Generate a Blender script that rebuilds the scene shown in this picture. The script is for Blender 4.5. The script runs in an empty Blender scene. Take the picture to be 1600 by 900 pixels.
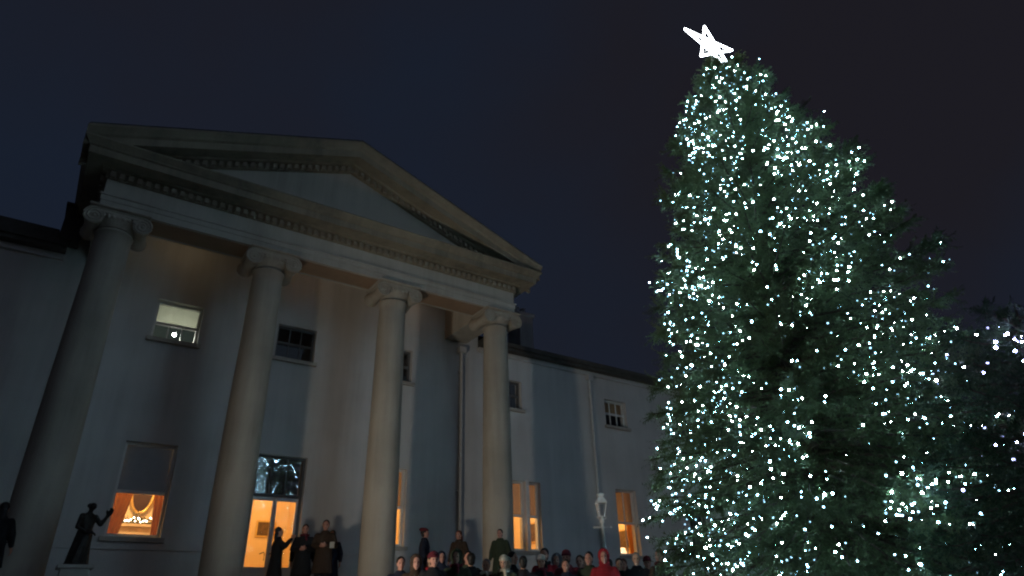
import bpy, bmesh, math, random
from mathutils import Vector, Matrix

random.seed(7)
R = random.Random(11)
sc = bpy.context.scene
col = bpy.context.collection
rad = math.radians

# ------------------------------------------------------------------ camera
CAM = Vector((0, 0, 1.0))
FW = Vector((0.51536548, 0.73040434, 0.44822753))
RT = Vector((0.82383266, -0.56630721, -0.02441098))
UP = Vector((-0.2360046, -0.38184506, 0.89358614))
cd = bpy.data.cameras.new('camera')
cam = bpy.data.objects.new('camera', cd)
col.objects.link(cam)
cd.sensor_width = 36
cd.lens = 1021.7 / 1600 * 36
cd.clip_start = 0.05
cd.clip_end = 2000
m3 = Matrix((RT, UP, -FW)).transposed()
cam.matrix_world = Matrix.Translation(CAM) @ m3.to_4x4()
sc.camera = cam

# ------------------------------------------------------------------ world
SUN_EL, SUN_ROT = rad(-3.0), rad(200)
w = bpy.data.worlds.new('World')
sc.world = w
w.use_nodes = True
nt = w.node_tree
nt.nodes.clear()
sky = nt.nodes.new('ShaderNodeTexSky')
sky.sky_type = 'NISHITA'
sky.sun_disc = False
sky.sun_elevation = SUN_EL
sky.sun_rotation = SUN_ROT
tc = nt.nodes.new('ShaderNodeTexCoord')
nz = nt.nodes.new('ShaderNodeTexNoise')
nz.inputs['Scale'].default_value = 1.7
nz.inputs['Detail'].default_value = 7
nz.inputs['Roughness'].default_value = 0.45
rmp = nt.nodes.new('ShaderNodeMapRange')
rmp.inputs['From Min'].default_value = 0.38
rmp.inputs['From Max'].default_value = 0.68
cl = nt.nodes.new('ShaderNodeValToRGB')                               # thin cloud: clear blue to town-lit mauve
cl.color_ramp.elements[1].color = (0.110, 0.172, 0.335, 1)
cl.color_ramp.elements[0].color = (0.150, 0.140, 0.200, 1)
mixs = nt.nodes.new('ShaderNodeMixRGB')
mixs.inputs['Fac'].default_value = 0.8
bg = nt.nodes.new('ShaderNodeBackground')
bg.inputs['Strength'].default_value = 0.09
out = nt.nodes.new('ShaderNodeOutputWorld')
nt.links.new(tc.outputs['Generated'], nz.inputs['Vector'])
nt.links.new(nz.outputs['Fac'], rmp.inputs['Value'])
nt.links.new(rmp.outputs['Result'], cl.inputs['Fac'])
nt.links.new(cl.outputs['Color'], mixs.inputs['Color2'])
nt.links.new(sky.outputs['Color'], mixs.inputs['Color1'])
nt.links.new(mixs.outputs['Color'], bg.inputs['Color'])
nt.links.new(bg.outputs[0], out.inputs['Surface'])

# the last daylight: a very faint, very wide sun low behind the camera
sd = bpy.data.lights.new('sun', 'SUN')
sd.energy = 0.115
sd.angle = rad(40)
sd.color = (0.55, 0.74, 1.0)
so = bpy.data.objects.new('sun', sd)
col.objects.link(so)
so.rotation_euler = (rad(75), 0, rad(20))

vs = sc.view_settings
vs.view_transform = 'Standard'
vs.look = 'None'
vs.exposure = 0.0
vs.gamma = 1.0
sc.render.engine = 'CYCLES'
sc.cycles.use_denoising = True
sc.cycles.max_bounces = 5
sc.cycles.diffuse_bounces = 3
sc.cycles.sample_clamp_indirect = 3
sc.cycles.filter_width = 2.1
sc.cycles.caustics_reflective = False
sc.cycles.caustics_refractive = False

# ------------------------------------------------------------------ materials
def newmat(name):
    m = bpy.data.materials.new(name)
    m.use_nodes = True
    n = m.node_tree
    return m, n, n.nodes['Principled BSDF']

def rgba(c):
    return (c[0], c[1], c[2], 1)

def plain(name, c, rough=0.7, metal=0, noise=0.15, scale=6, bump=0.0, spec=0.3):
    """colour with grain: a noise drives a mix between a darker and a lighter tone"""
    m, n, b = newmat(name)
    t = n.nodes.new('ShaderNodeTexCoord')
    x = n.nodes.new('ShaderNodeTexNoise')
    x.inputs['Scale'].default_value = scale
    x.inputs['Detail'].default_value = 6
    x.inputs['Roughness'].default_value = 0.6
    r = n.nodes.new('ShaderNodeValToRGB')
    r.color_ramp.elements[0].position = 0.3
    r.color_ramp.elements[1].position = 0.7
    r.color_ramp.elements[0].color = rgba([v * (1 - noise) for v in c])
    r.color_ramp.elements[1].color = rgba([min(1, v * (1 + noise)) for v in c])
    n.links.new(t.outputs['Object'], x.inputs['Vector'])
    n.links.new(x.outputs['Fac'], r.inputs['Fac'])
    n.links.new(r.outputs['Color'], b.inputs['Base Color'])
    b.inputs['Roughness'].default_value = rough
    b.inputs['Metallic'].default_value = metal
    b.inputs['Specular IOR Level'].default_value = spec
    if bump:
        bp = n.nodes.new('ShaderNodeBump')
        bp.inputs['Strength'].default_value = bump
        bp.inputs['Distance'].default_value = 0.02
        n.links.new(x.outputs['Fac'], bp.inputs['Height'])
        n.links.new(bp.outputs['Normal'], b.inputs['Normal'])
    return m

def stained(name, c, dark, streak=0.5, rough=0.85, scale=1.6):
    """masonry: broad tone changes plus rain streaks stretched along the height"""
    m, n, b = newmat(name)
    t = n.nodes.new('ShaderNodeTexCoord')
    mp = n.nodes.new('ShaderNodeMapping')
    mp.inputs['Scale'].default_value = (2.2, 2.2, 0.16)
    s1 = n.nodes.new('ShaderNodeTexNoise')
    s1.inputs['Scale'].default_value = 1.5
    s1.inputs['Detail'].default_value = 8
    s1.inputs['Roughness'].default_value = 0.65
    s2 = n.nodes.new('ShaderNodeTexNoise')
    s2.inputs['Scale'].default_value = scale * 0.4
    s2.inputs['Detail'].default_value = 5
    s3 = n.nodes.new('ShaderNodeTexNoise')
    s3.inputs['Scale'].default_value = 24
    s3.inputs['Detail'].default_value = 5
    mul = n.nodes.new('ShaderNodeMath')
    mul.operation = 'MULTIPLY'
    rr = n.nodes.new('ShaderNodeMapRange')
    rr.inputs['From Min'].default_value = 0.18
    rr.inputs['From Max'].default_value = 0.42
    rr.inputs['To Max'].default_value = streak
    mx = n.nodes.new('ShaderNodeMixRGB')
    mx.inputs['Color1'].default_value = rgba(c)
    mx.inputs['Color2'].default_value = rgba(dark)
    bp = n.nodes.new('ShaderNodeBump')
    bp.inputs['Strength'].default_value = 0.25
    bp.inputs['Distance'].default_value = 0.015
    L = n.links.new
    L(t.outputs['Object'], mp.inputs['Vector'])
    L(mp.outputs['Vector'], s1.inputs['Vector'])
    L(t.outputs['Object'], s2.inputs['Vector'])
    L(t.outputs['Object'], s3.inputs['Vector'])
    L(s1.outputs['Fac'], mul.inputs[0])
    L(s2.outputs['Fac'], mul.inputs[1])
    L(mul.outputs[0], rr.inputs['Value'])
    L(rr.outputs['Result'], mx.inputs['Fac'])
    L(mx.outputs['Color'], b.inputs['Base Color'])
    L(s3.outputs['Fac'], bp.inputs['Height'])
    L(bp.outputs['Normal'], b.inputs['Normal'])
    b.inputs['Roughness'].default_value = rough
    b.inputs['Specular IOR Level'].default_value = 0.2
    return m

def glow(name, c, strength, vary=None):
    m, n, b = newmat(name)
    b.inputs['Base Color'].default_value = rgba((0.8, 0.8, 0.8))
    b.inputs['Emission Color'].default_value = rgba(c)
    b.inputs['Emission Strength'].default_value = strength
    if vary:
        src = n.nodes.new('ShaderNodeObjectInfo' if vary == 'object' else 'ShaderNodeNewGeometry')
        pw = n.nodes.new('ShaderNodeMath')
        pw.operation = 'POWER'
        pw.inputs[1].default_value = 2.6
        mr = n.nodes.new('ShaderNodeMapRange')
        mr.inputs['To Min'].default_value = strength * 0.02
        mr.inputs['To Max'].default_value = strength * 3.0
        n.links.new(src.outputs['Random' if vary == 'object' else 'Random Per Island'], pw.inputs[0])
        n.links.new(pw.outputs[0], mr.inputs['Value'])
        n.links.new(mr.outputs['Result'], b.inputs['Emission Strength'])
    return m

def glass(name, tint=(1, 1, 1), ior=1.5):
    m, n, b = newmat(name)
    n.nodes.remove(b)
    o = n.nodes['Material Output']
    tr = n.nodes.new('ShaderNodeBsdfTransparent')
    tr.inputs['Color'].default_value = rgba(tint)
    gl = n.nodes.new('ShaderNodeBsdfGlossy')
    gl.inputs['Roughness'].default_value = 0.004
    fr = n.nodes.new('ShaderNodeFresnel')
    fr.inputs['IOR'].default_value = ior
    tx = n.nodes.new('ShaderNodeTexCoord')
    nz_ = n.nodes.new('ShaderNodeTexNoise')
    nz_.inputs['Scale'].default_value = 2.5
    bp = n.nodes.new('ShaderNodeBump')
    bp.inputs['Strength'].default_value = 0.02
    bp.inputs['Distance'].default_value = 0.05
    mx = n.nodes.new('ShaderNodeMixShader')
    L = n.links.new
    L(tx.outputs['Object'], nz_.inputs['Vector'])
    L(nz_.outputs['Fac'], bp.inputs['Height'])
    L(bp.outputs['Normal'], gl.inputs['Normal'])
    ge = n.nodes.new('ShaderNodeNewGeometry')
    iv = n.nodes.new('ShaderNodeMath')
    iv.operation = 'SUBTRACT'
    iv.inputs[0].default_value = 1.0
    mu = n.nodes.new('ShaderNodeMath')
    mu.operation = 'MULTIPLY'
    L(ge.outputs['Backfacing'], iv.inputs[1])
    L(iv.outputs[0], mu.inputs[0])
    L(fr.outputs[0], mu.inputs[1])
    L(mu.outputs[0], mx.inputs['Fac'])
    L(tr.outputs[0], mx.inputs[1])
    L(gl.outputs[0], mx.inputs[2])
    L(mx.outputs[0], o.inputs['Surface'])
    return m

def cloth_through(name, c, trans=0.5):
    """blind or curtain that lets light through"""
    m, n, b = newmat(name)
    n.nodes.remove(b)
    o = n.nodes['Material Output']
    d = n.nodes.new('ShaderNodeBsdfDiffuse')
    t = n.nodes.new('ShaderNodeBsdfTranslucent')
    tx = n.nodes.new('ShaderNodeTexCoord')
    wv = n.nodes.new('ShaderNodeTexNoise')
    wv.inputs['Scale'].default_value = 14
    rp = n.nodes.new('ShaderNodeValToRGB')
    rp.color_ramp.elements[0].color = rgba([v * 0.85 for v in c])
    rp.color_ramp.elements[1].color = rgba(c)
    mx = n.nodes.new('ShaderNodeMixShader')
    mx.inputs['Fac'].default_value = trans
    L = n.links.new
    L(tx.outputs['Object'], wv.inputs['Vector'])
    L(wv.outputs['Fac'], rp.inputs['Fac'])
    L(rp.outputs['Color'], d.inputs['Color'])
    L(rp.outputs['Color'], t.inputs['Color'])
    L(d.outputs[0], mx.inputs[1])
    L(t.outputs[0], mx.inputs[2])
    L(mx.outputs[0], o.inputs['Surface'])
    return m

def foliage_mat(name, c1, c2):
    m, n, b = newmat(name)
    g = n.nodes.new('ShaderNodeNewGeometry')
    r = n.nodes.new('ShaderNodeValToRGB')
    r.color_ramp.elements[0].color = rgba(c1)
    r.color_ramp.elements[1].color = rgba(c2)
    n.links.new(g.outputs['Random Per Island'], r.inputs['Fac'])
    n.links.new(r.outputs['Color'], b.inputs['Base Color'])
    b.inputs['Roughness'].default_value = 0.6
    b.inputs['Specular IOR Level'].default_value = 0.25
    tl = n.nodes.new('ShaderNodeBsdfTranslucent')
    mx = n.nodes.new('ShaderNodeMixShader')
    mx.inputs['Fac'].default_value = 0.35
    n.links.new(r.outputs['Color'], tl.inputs['Color'])
    n.links.new(b.outputs[0], mx.inputs[1])
    n.links.new(tl.outputs[0], mx.inputs[2])
    n.links.new(mx.outputs[0], n.nodes['Material Output'].inputs['Surface'])
    return m

M = dict(
    wall=stained('lime render', (0.62, 0.61, 0.58), (0.40, 0.395, 0.375), 0.5),
    stone=stained('weathered sandstone', (0.43, 0.385, 0.315), (0.24, 0.215, 0.18), 0.7),
    frieze=stained('pale ashlar', (0.46, 0.43, 0.37), (0.27, 0.25, 0.21), 0.6),
    dentil=stained('tooled stone', (0.37, 0.325, 0.25), (0.2, 0.175, 0.14), 0.7),
    cornice=stained('soot-stained stone', (0.30, 0.26, 0.19), (0.13, 0.115, 0.09), 0.8),
    ceiling=plain('portico ceiling plaster', (0.30, 0.20, 0.13), 0.85, noise=0.12, scale=2),
    ceiltrim=plain('cream plaster moulding', (0.72, 0.68, 0.55), 0.7, noise=0.06),
    slate=plain('roof slate', (0.055, 0.055, 0.06), 0.65, noise=0.3, scale=5, bump=0.4),
    eave=plain('eaves lead and soffit', (0.075, 0.07, 0.06), 0.7, noise=0.25, scale=4),
    white=plain('white joinery paint', (0.72, 0.72, 0.69), 0.45, noise=0.06),
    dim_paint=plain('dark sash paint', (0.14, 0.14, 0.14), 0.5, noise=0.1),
    pipe=plain('painted cast iron pipe', (0.55, 0.55, 0.53), 0.5, noise=0.1),
    gravel=plain('forecourt gravel', (0.13, 0.115, 0.095), 0.95, noise=0.4, scale=40, bump=0.6),
    flag=stained('paving stone', (0.30, 0.28, 0.24), (0.17, 0.16, 0.14), 0.6),
    glass=glass('window glass'),
    old_glass=glass('reflective old glass', (0.8, 0.8, 0.8), 2.7),
    blind=plain('slate-grey roller blind', (0.27, 0.255, 0.24), 0.8, noise=0.06),
    blind_lit=cloth_through('pale roller blind', (0.46, 0.46, 0.37), 0.5),
    blind_warm=cloth_through('cream roller blind', (0.50, 0.34, 0.19), 0.16),
    room=plain('warm cream room wall', (0.74, 0.54, 0.29), 0.85, noise=0.05, scale=2),
    room_cool=plain('green room wall', (0.10, 0.125, 0.10), 0.85, noise=0.05),
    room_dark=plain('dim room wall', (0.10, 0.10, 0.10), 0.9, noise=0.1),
    curtain=cloth_through('amber curtain', (0.55, 0.22, 0.05), 0.25),
    canvas=plain('dark oil painting', (0.10, 0.06, 0.03), 0.5, noise=0.6, scale=7),
    shade=glow('lit lamp shade', (1.0, 0.72, 0.38), 1.6),
    bowl=glow('added lamp bowl', (1.0, 0.75, 0.45), 1.0),
    chimney=stained('sooty chimney render', (0.24, 0.23, 0.24), (0.12, 0.12, 0.12), 0.6),
    gold=plain('gilded frame', (0.62, 0.42, 0.14), 0.35, metal=0.7),
    mirror=plain('dark mirror plate', (0.05, 0.03, 0.02), 0.15),
    marble=plain('marble mantel', (0.78, 0.62, 0.42), 0.4, noise=0.1, scale=8),
    garland=foliage_mat('garland leaf', (0.02, 0.03, 0.012), (0.07, 0.09, 0.035)),
    warm_bulb=glow('warm bulb', (1.0, 0.72, 0.36), 12),
    garland_bulb=glow('garland bulb', (1.0, 0.90, 0.70), 9),
    cool_bulb=glow('cool filament bulb', (0.93, 1.0, 0.90), 60),
    bronze=plain('dark bronze', (0.035, 0.032, 0.028), 0.45, metal=0.6, noise=0.3, scale=9),
    plinth=stained('limestone plinth', (0.46, 0.45, 0.40), (0.28, 0.27, 0.24), 0.6),
    lamp_white=plain('white lamp paint', (0.78, 0.77, 0.72), 0.4, noise=0.05),
    bark=plain('spruce bark', (0.06, 0.042, 0.028), 0.95, noise=0.4, scale=20, bump=0.8),
    needles=foliage_mat('spruce needles', (0.066, 0.090, 0.038), (0.124, 0.156, 0.070)),
    needles2=foliage_mat('fir needles', (0.016, 0.034, 0.016), (0.05, 0.085, 0.036)),
    cable=plain('dark green cable', (0.012, 0.02, 0.012), 0.6),
    bulb=glow('cool white bulb', (0.42, 0.76, 1.0), 120, 'object'),
    bulbs=glow('cool white bulbs', (0.42, 0.76, 1.0), 120, 'island'),
    bulb2=glow('violet white bulb', (0.50, 0.52, 1.0), 70, 'object'),
    bulbs2=glow('violet white bulbs', (0.50, 0.52, 1.0), 70, 'island'),
    star=glow('white neon tube', (0.86, 0.94, 1.0), 16),
    housing=plain('black lamp housing', (0.03, 0.03, 0.03), 0.5, metal=0.4),
    lens=glow('flood lens', (1.0, 0.90, 0.74), 10),
)

# ------------------------------------------------------------------ mesh helpers
class MB:
    def __init__(self):
        self.v, self.f = [], []
    def add(self, vs_, fs):
        o = len(self.v)
        self.v += [tuple(p) for p in vs_]
        self.f += [tuple(i + o for i in q) for q in fs]
        return self
    def box(self, a, b):
        (x0, y0, z0), (x1, y1, z1) = a, b
        return self.add([(x0, y0, z0), (x1, y0, z0), (x1, y1, z0), (x0, y1, z0), (x0, y0, z1), (x1, y0, z1), (x1, y1, z1), (x0, y1, z1)],
                        [(0, 3, 2, 1), (4, 5, 6, 7), (0, 1, 5, 4), (1, 2, 6, 5), (2, 3, 7, 6), (3, 0, 4, 7)])
    def bevbox(self, a, b, r):
        c = [(a[i] + b[i]) / 2 for i in range(3)]
        h = [(b[i] - a[i]) / 2 for i in range(3)]
        vs_ = []
        for sx in (-1, 1):
            for sy in (-1, 1):
                for sz in (-1, 1):
                    vs_ += [(c[0] + sx * h[0], c[1] + sy * (h[1] - r), c[2] + sz * (h[2] - r)),
                            (c[0] + sx * (h[0] - r), c[1] + sy * h[1], c[2] + sz * (h[2] - r)),
                            (c[0] + sx * (h[0] - r), c[1] + sy * (h[1] - r), c[2] + sz * h[2])]
        bm = bmesh.new()
        for p in vs_:
            bm.verts.new(p)
        bmesh.ops.convex_hull(bm, input=bm.verts)
        bm.verts.index_update()
        self.add([p.co for p in bm.verts], [[q.index for q in fc.verts] for fc in bm.faces])
        bm.free()
        return self
    def loft(self, rings, cap=True):
        n = len(rings[0])
        vs_ = [p for r_ in rings for p in r_]
        fs = []
        for i in range(len(rings) - 1):
            for j in range(n):
                k = (j + 1) % n
                fs.append((i * n + j, i * n + k, (i + 1) * n + k, (i + 1) * n + j))
        if cap:
            fs.append(tuple(range(n))[::-1])
            fs.append(tuple((len(rings) - 1) * n + j for j in range(n)))
        return self.add(vs_, fs)
    def lathe(self, prof, c=(0, 0, 0), n=32):
        return self.loft([[(c[0] + r_ * math.cos(2 * math.pi * j / n), c[1] + r_ * math.sin(2 * math.pi * j / n), c[2] + z) for j in range(n)] for r_, z in prof])
    def tube(self, pts, r, n=6, cap=True):
        pts = [Vector(p) for p in pts]
        rs = r if isinstance(r, (list, tuple)) else [r] * len(pts)
        rings = []
        ref = None
        for i, p in enumerate(pts):
            d = (pts[min(i + 1, len(pts) - 1)] - pts[max(i - 1, 0)])
            d = d.normalized() if d.length > 1e-9 else Vector((0, 0, 1))
            if ref is None:
                ref = Vector((0, 0, 1)) if abs(d.z) < 0.9 else Vector((1, 0, 0))
            a = d.cross(ref)
            if a.length < 1e-6:
                a = d.orthogonal()
            a.normalize()
            b = d.cross(a)
            ref = b.cross(d) if False else ref
            rings.append([p + (a * math.cos(2 * math.pi * j / n) + b * math.sin(2 * math.pi * j / n)) * rs[i] for j in range(n)])
        return self.loft(rings, cap)
    def ball(self, c, r, sub=2, s=(1, 1, 1), rot=None):
        bm = bmesh.new()
        bmesh.ops.create_icosphere(bm, subdivisions=sub, radius=1)
        bm.verts.index_update()
        vs_ = []
        for p in bm.verts:
            q = Vector((p.co.x * r * s[0], p.co.y * r * s[1], p.co.z * r * s[2]))
            if rot is not None:
                q = rot @ q
            vs_.append(q + Vector(c))
        self.add(vs_, [[q.index for q in fc.verts] for fc in bm.faces])
        bm.free()
        return self
    def cap(self, p, q, r1, r2, n=10):
        """tapered limb with round ends"""
        self.tube([p, q], [r1, r2], n)
        self.ball(p, r1, 2)
        return self.ball(q, r2, 2)
    def eloft(self, rings, n=20):
        """rings of (centre, rx, ry) stacked into one body"""
        return self.loft([[(c[0] + rx * math.cos(2 * math.pi * j / n), c[1] + ry * math.sin(2 * math.pi * j / n), c[2]) for j in range(n)] for c, rx, ry in rings])
    def mesh(self, name, mat, smooth=False):
        me = bpy.data.meshes.new(name)
        me.from_pydata(self.v, [], self.f)
        me.update()
        if mat is not None:
            me.materials.append(mat if not isinstance(mat, str) else M[mat])
        if smooth:
            me.shade_smooth()
        return me
    def build(self, name, mat, parent=None, smooth=False, loc=None):
        o = bpy.data.objects.new(name, self.mesh(name, mat, smooth))
        col.objects.link(o)
        if parent is not None:
            o.parent = parent
        if loc is not None:
            o.location = loc
        return o

def inst(name, me, parent, loc=(0, 0, 0), rot=None, scale=None):
    o = bpy.data.objects.new(name, me)
    col.objects.link(o)
    o.parent = parent
    o.location = loc
    if rot is not None:
        o.rotation_euler = rot
    if scale is not None:
        o.scale = scale
    return o

def tag(o, label=None, cat=None, group=None, kind=None):
    if label: o['label'] = label
    if cat: o['category'] = cat
    if group: o['group'] = group
    if kind: o['kind'] = kind
    return o

def thing(name, label, cat, loc=(0, 0, 0), rz=0, group=None):
    o = bpy.data.objects.new(name, None)
    col.objects.link(o)
    o.location = loc
    o.rotation_euler = (0, 0, rz)
    o.empty_display_size = 0.2
    return tag(o, label, cat, group)

def lerp_tab(tab, x):
    for (a, va), (b, vb) in zip(tab, tab[1:]):
        if x <= b:
            t = max(0, (x - a) / (b - a))
            return va + (vb - va) * t
    return tab[-1][1]

# ------------------------------------------------------------------ ground
def gz(y):
    t = min(1, max(0, (y - 1.5) / 6.5))
    return 0.35 * t * t * (3 - 2 * t)

g = MB()
ys = [-600, -60, -10, 0] + [1.5 + 0.325 * i for i in range(21)] + [9, 10.5, 12, 18, 60, 600]
xs = [-600, -60, -15, 0, 15, 30, 60, 600]
for y in ys:
    for x in xs:
        g.v.append((x, y, gz(y)))
for i in range(len(ys) - 1):
    for j in range(len(xs) - 1):
        a = i * len(xs) + j
        g.f.append((a, a + 1, a + len(xs) + 1, a + len(xs)))
tag(g.build('ground', 'gravel', smooth=True), kind='structure')

# ------------------------------------------------------------------ house
X0, S = -0.07, 3.6
COLX = [X0 + i * S for i in range(4)]
CY = 16.2
YW = 18.8           # wall plane
FL = 1.45           # portico floor
WT = 9.70           # wall top
HX0, HX1 = -16.0, 34.0
house = thing('mansion', 'long pale rendered two-storey mansion with sash windows and dark eaves', 'building', (9, YW, gz(YW)))
HO = Vector(house.location)

def hb(mb, name, mat, parent=None, smooth=False):
    """link a part given in world coordinates under the house"""
    mb.v = [(p[0] - HO.x, p[1] - HO.y, p[2] - HO.z) for p in mb.v]
    return mb.build(name, mat, house, smooth)

def sub(mb, name, mat, part, smooth=False):
    """sub-part in world coordinates (parts of the house share its origin)"""
    mb.v = [(p[0] - HO.x, p[1] - HO.y, p[2] - HO.z) for p in mb.v]
    return mb.build(name, mat, part, smooth)

UZ0, UZ1 = 7.93, 9.06
GZ0, GZ1 = 2.90, 5.15
WW = 1.16
BAY = [1.86, 5.25, 8.80]
wins = []     # (x centre, width, z0, z1, kind)
wins += [(1.93, WW, UZ0, UZ1, 'upper_lit'), (5.22, WW, 8.00, UZ1, 'upper'), (8.52, WW, UZ0, UZ1, 'upper'),
         (12.98, WW, 7.66, 8.72, 'upper'), (18.22, WW, 7.64, 8.72, 'upper_blind'), (22.3, WW, 7.66, 8.76, 'upper'),
         (-3.6, WW, UZ0, UZ1, 'upper'), (-7.4, WW, UZ0, UZ1, 'upper'), (27, WW, 7.66, 8.76, 'upper')]
wins += [(1.98, 1.20, GZ0, GZ1, 'parlour'), (8.52, WW, GZ0, GZ1, 'lit'), (13.00, 1.22, GZ0, GZ1, 'lit_blind'),
         (13.99, 0.50, GZ0, GZ1, 'side'), (18.32, 1.05, GZ0 - 0.03, GZ1 + 0.06, 'lit_blind2'), (22.3, WW, GZ0, GZ1, 'dark'),
         (-3.6, WW, GZ0, GZ1, 'dark'), (-7.4, WW, GZ0, GZ1, 'dark'), (27, WW, GZ0, GZ1, 'dark')]
door = (5.26, 1.42, FL, 5.17)
opens = [(x - w_ / 2, x + w_ / 2, a, b) for x, w_, a, b, k in wins] + [(door[0] - door[1] / 2, door[0] + door[1] / 2, door[2], door[3])]

def wall_with_openings(mb, x0, x1, z0, z1, yf, yb, ops):
    bx = sorted({x0, x1} | {v for o in ops for v in o[:2]})
    bz = sorted({z0, z1} | {v for o in ops for v in o[2:]})
    for i in range(len(bx) - 1):
        for j in range(len(bz) - 1):
            xm, zm = (bx[i] + bx[i + 1]) / 2, (bz[j] + bz[j + 1]) / 2
            if any(o[0] < xm < o[1] and o[2] < zm < o[3] for o in ops):
                continue
            a, b, c, d = bx[i], bx[i + 1], bz[j], bz[j + 1]
            mb.add([(a, yf, c), (b, yf, c), (b, yf, d), (a, yf, d)], [(0, 1, 2, 3)])
            mb.add([(a, yb, c), (b, yb, c), (b, yb, d), (a, yb, d)], [(3, 2, 1, 0)])
    for o in ops:
        a, b, c, d = o
        mb.add([(a, yf, c), (b, yf, c), (b, yf, d), (a, yf, d), (a, yb, c), (b, yb, c), (b, yb, d), (a, yb, d)],
               [(0, 4, 5, 1), (1, 5, 6, 2), (2, 6, 7, 3), (3, 7, 4, 0)])

PX0, PX1 = -1.02, 11.68        # the house eaves stop against the portico
wb = MB()
wall_with_openings(wb, HX0, HX1, gz(YW) - 0.1, WT, YW, YW + 0.40, opens)
wall_with_openings(wb, PX0, PX1, WT, 11.3, YW, YW + 0.40, [])
YB = YW + 12
z0 = gz(YW) - 0.1
wb.add([(HX0, YW, z0), (HX0, YB, z0), (HX0, YB, WT), (HX0, YW, WT)], [(0, 3, 2, 1)])
wb.add([(HX1, YW, z0), (HX1, YB, z0), (HX1, YB, WT), (HX1, YW, WT)], [(0, 1, 2, 3)])
wb.add([(HX0, YB, z0), (HX1, YB, z0), (HX1, YB, WT), (HX0, YB, WT)], [(0, 3, 2, 1)])
hb(wb, 'wall', 'wall')
# base course and string course that run round between the openings
def course(name, za, zb, proud, ops):
    m = MB()
    cuts = sorted((o[0] - 0.03, o[1] + 0.03) for o in ops if o[2] < zb and o[3] > za)
    x = HX0
    for a, b in cuts + [(HX1, HX1)]:
        if a > x:
            m.box((x, YW - proud, za), (a, YW + 0.003, zb))
        x = b
    hb(m, name, 'wall')
course('base_course', gz(YW) - 0.05, 2.30, 0.07, opens)
course('string_course', 2.62, 2.76, 0.05, opens)
# eaves: moulding, soffit board, gutter, roof
for xa, xb in ((HX0 - 0.1, PX0), (PX1, HX1 + 0.1)):
    e = MB()
    e.box((xa, YW - 0.10, WT - 0.16), (xb, YW + 0.2, WT - 0.002))
    hb(e, 'eaves_moulding', 'wall')
    e = MB()
    e.box((xa, YW - 0.38, WT), (xb, YW + 0.35, WT + 0.10))
    e.box((xa, YW - 0.46, WT + 0.102), (xb, YW + 0.35, WT + 0.26))
    hb(e, 'eaves', 'eave')
e = MB()
e.box((HX0 - 0.1, YW - 0.40, WT + 0.262), (PX0 - 0.25, YW + 0.2, WT + 0.52))
hb(e, 'parapet', 'eave')
rf = MB()
zt = WT + 0.27
ridge = zt + 3.0
ax, bx_ = HX0 - 0.4, HX1 + 0.4
yr = YW + 0.44
rf.add([(ax, YW - 0.42, zt), (PX0, YW - 0.42, zt), (PX0, yr, zt + 0.43), (PX1, yr, zt + 0.43), (PX1, YW - 0.42, zt), (bx_, YW - 0.42, zt),
        (bx_, YB + 0.4, zt), (ax, YB + 0.4, zt), (ax + 6, YW + 6, ridge), (bx_ - 6, YW + 6, ridge)],
       [(0, 1, 2, 3, 4, 5, 9, 8), (5, 6, 9), (6, 7, 8, 9), (7, 0, 8)])
roof = hb(rf, 'roof', 'slate')
ch = MB()
ch.box((14.75, 20.4, 10.5), (15.42, 21.3, 12.35))
ch.box((14.68, 20.33, 12.352), (15.49, 21.37, 12.5))
for k in range(2):
    ch.lathe([(0.11, 0), (0.10, 0.35), (0.12, 0.36), (0.12, 0.4)], (14.93 + 0.32 * k, 20.85, 12.502), 12)
sub(ch, 'chimney', 'chimney', roof)
bk = MB()
bk.box((-1.25, YW - 0.5, WT + 0.265), (-0.80, YW + 0.3, WT + 1.22))
bk.box((-1.30, YW - 0.55, WT + 1.222), (-0.75, YW + 0.35, WT + 1.30))
sub(bk, 'parapet_block', 'eave', roof)

# drainpipes
for px, ztop in ((10.93 + 0.03, WT - 0.17), (16.86, WT - 0.17)):
    p = MB()
    p.tube([(px, YW - 0.09, gz(YW) - 0.02), (px, YW - 0.09, ztop - 0.2)], 0.055, 10)
    p.box((px - 0.13, YW - 0.2, ztop - 0.2), (px + 0.13, YW - 0.002, ztop))
    for zc in (2.5, 4.6, 6.7, 8.6):
        p.tube([(px, YW - 0.09, zc), (px, YW - 0.09, zc + 0.07)], 0.07, 10)
        p.box((px - 0.1, YW - 0.06, zc + 0.01), (px + 0.1, YW + 0.002, zc + 0.05))
    hb(p, 'drainpipe', 'pipe')

def room_box(x0, x1, y0, y1, z0_, z1_, mat):
    m = MB()
    m.add([(x0, y0, z0_), (x1, y0, z0_), (x1, y1, z0_), (x0, y1, z0_), (x0, y0, z1_), (x1, y0, z1_), (x1, y1, z1_), (x0, y1, z1_)],
          [(0, 1, 2, 3), (4, 7, 6, 5), (1, 5, 6, 2), (2, 6, 7, 3), (3, 7, 4, 0)])
    return hb(m, 'room', mat)

def ceiling_lamp(loc, label, power, colr, mat='warm_bulb', drop=0.45, r=0.07):
    t = thing('pendant_lamp', label, 'lamp', loc)
    MB().lathe([(0.06, -0.03), (0.06, 0.0)], n=12).build('ceiling_rose', 'white', t)
    MB().tube([(0, 0, -0.03), (0, 0, -drop)], 0.008, 6).build('flex', 'housing', t)
    MB().ball((0, 0, -drop - r), r, 2).build('globe', mat, t, True)
    l = bpy.data.lights.new('pendant_light', 'POINT')
    l.energy = power
    l.color = colr
    l.shadow_soft_size = 0.09
    lo = bpy.data.objects.new('pendant_light', l)
    col.objects.link(lo)
    lo.parent = t
    lo.location = (0, 0.22, -drop - r)
    return t

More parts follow.
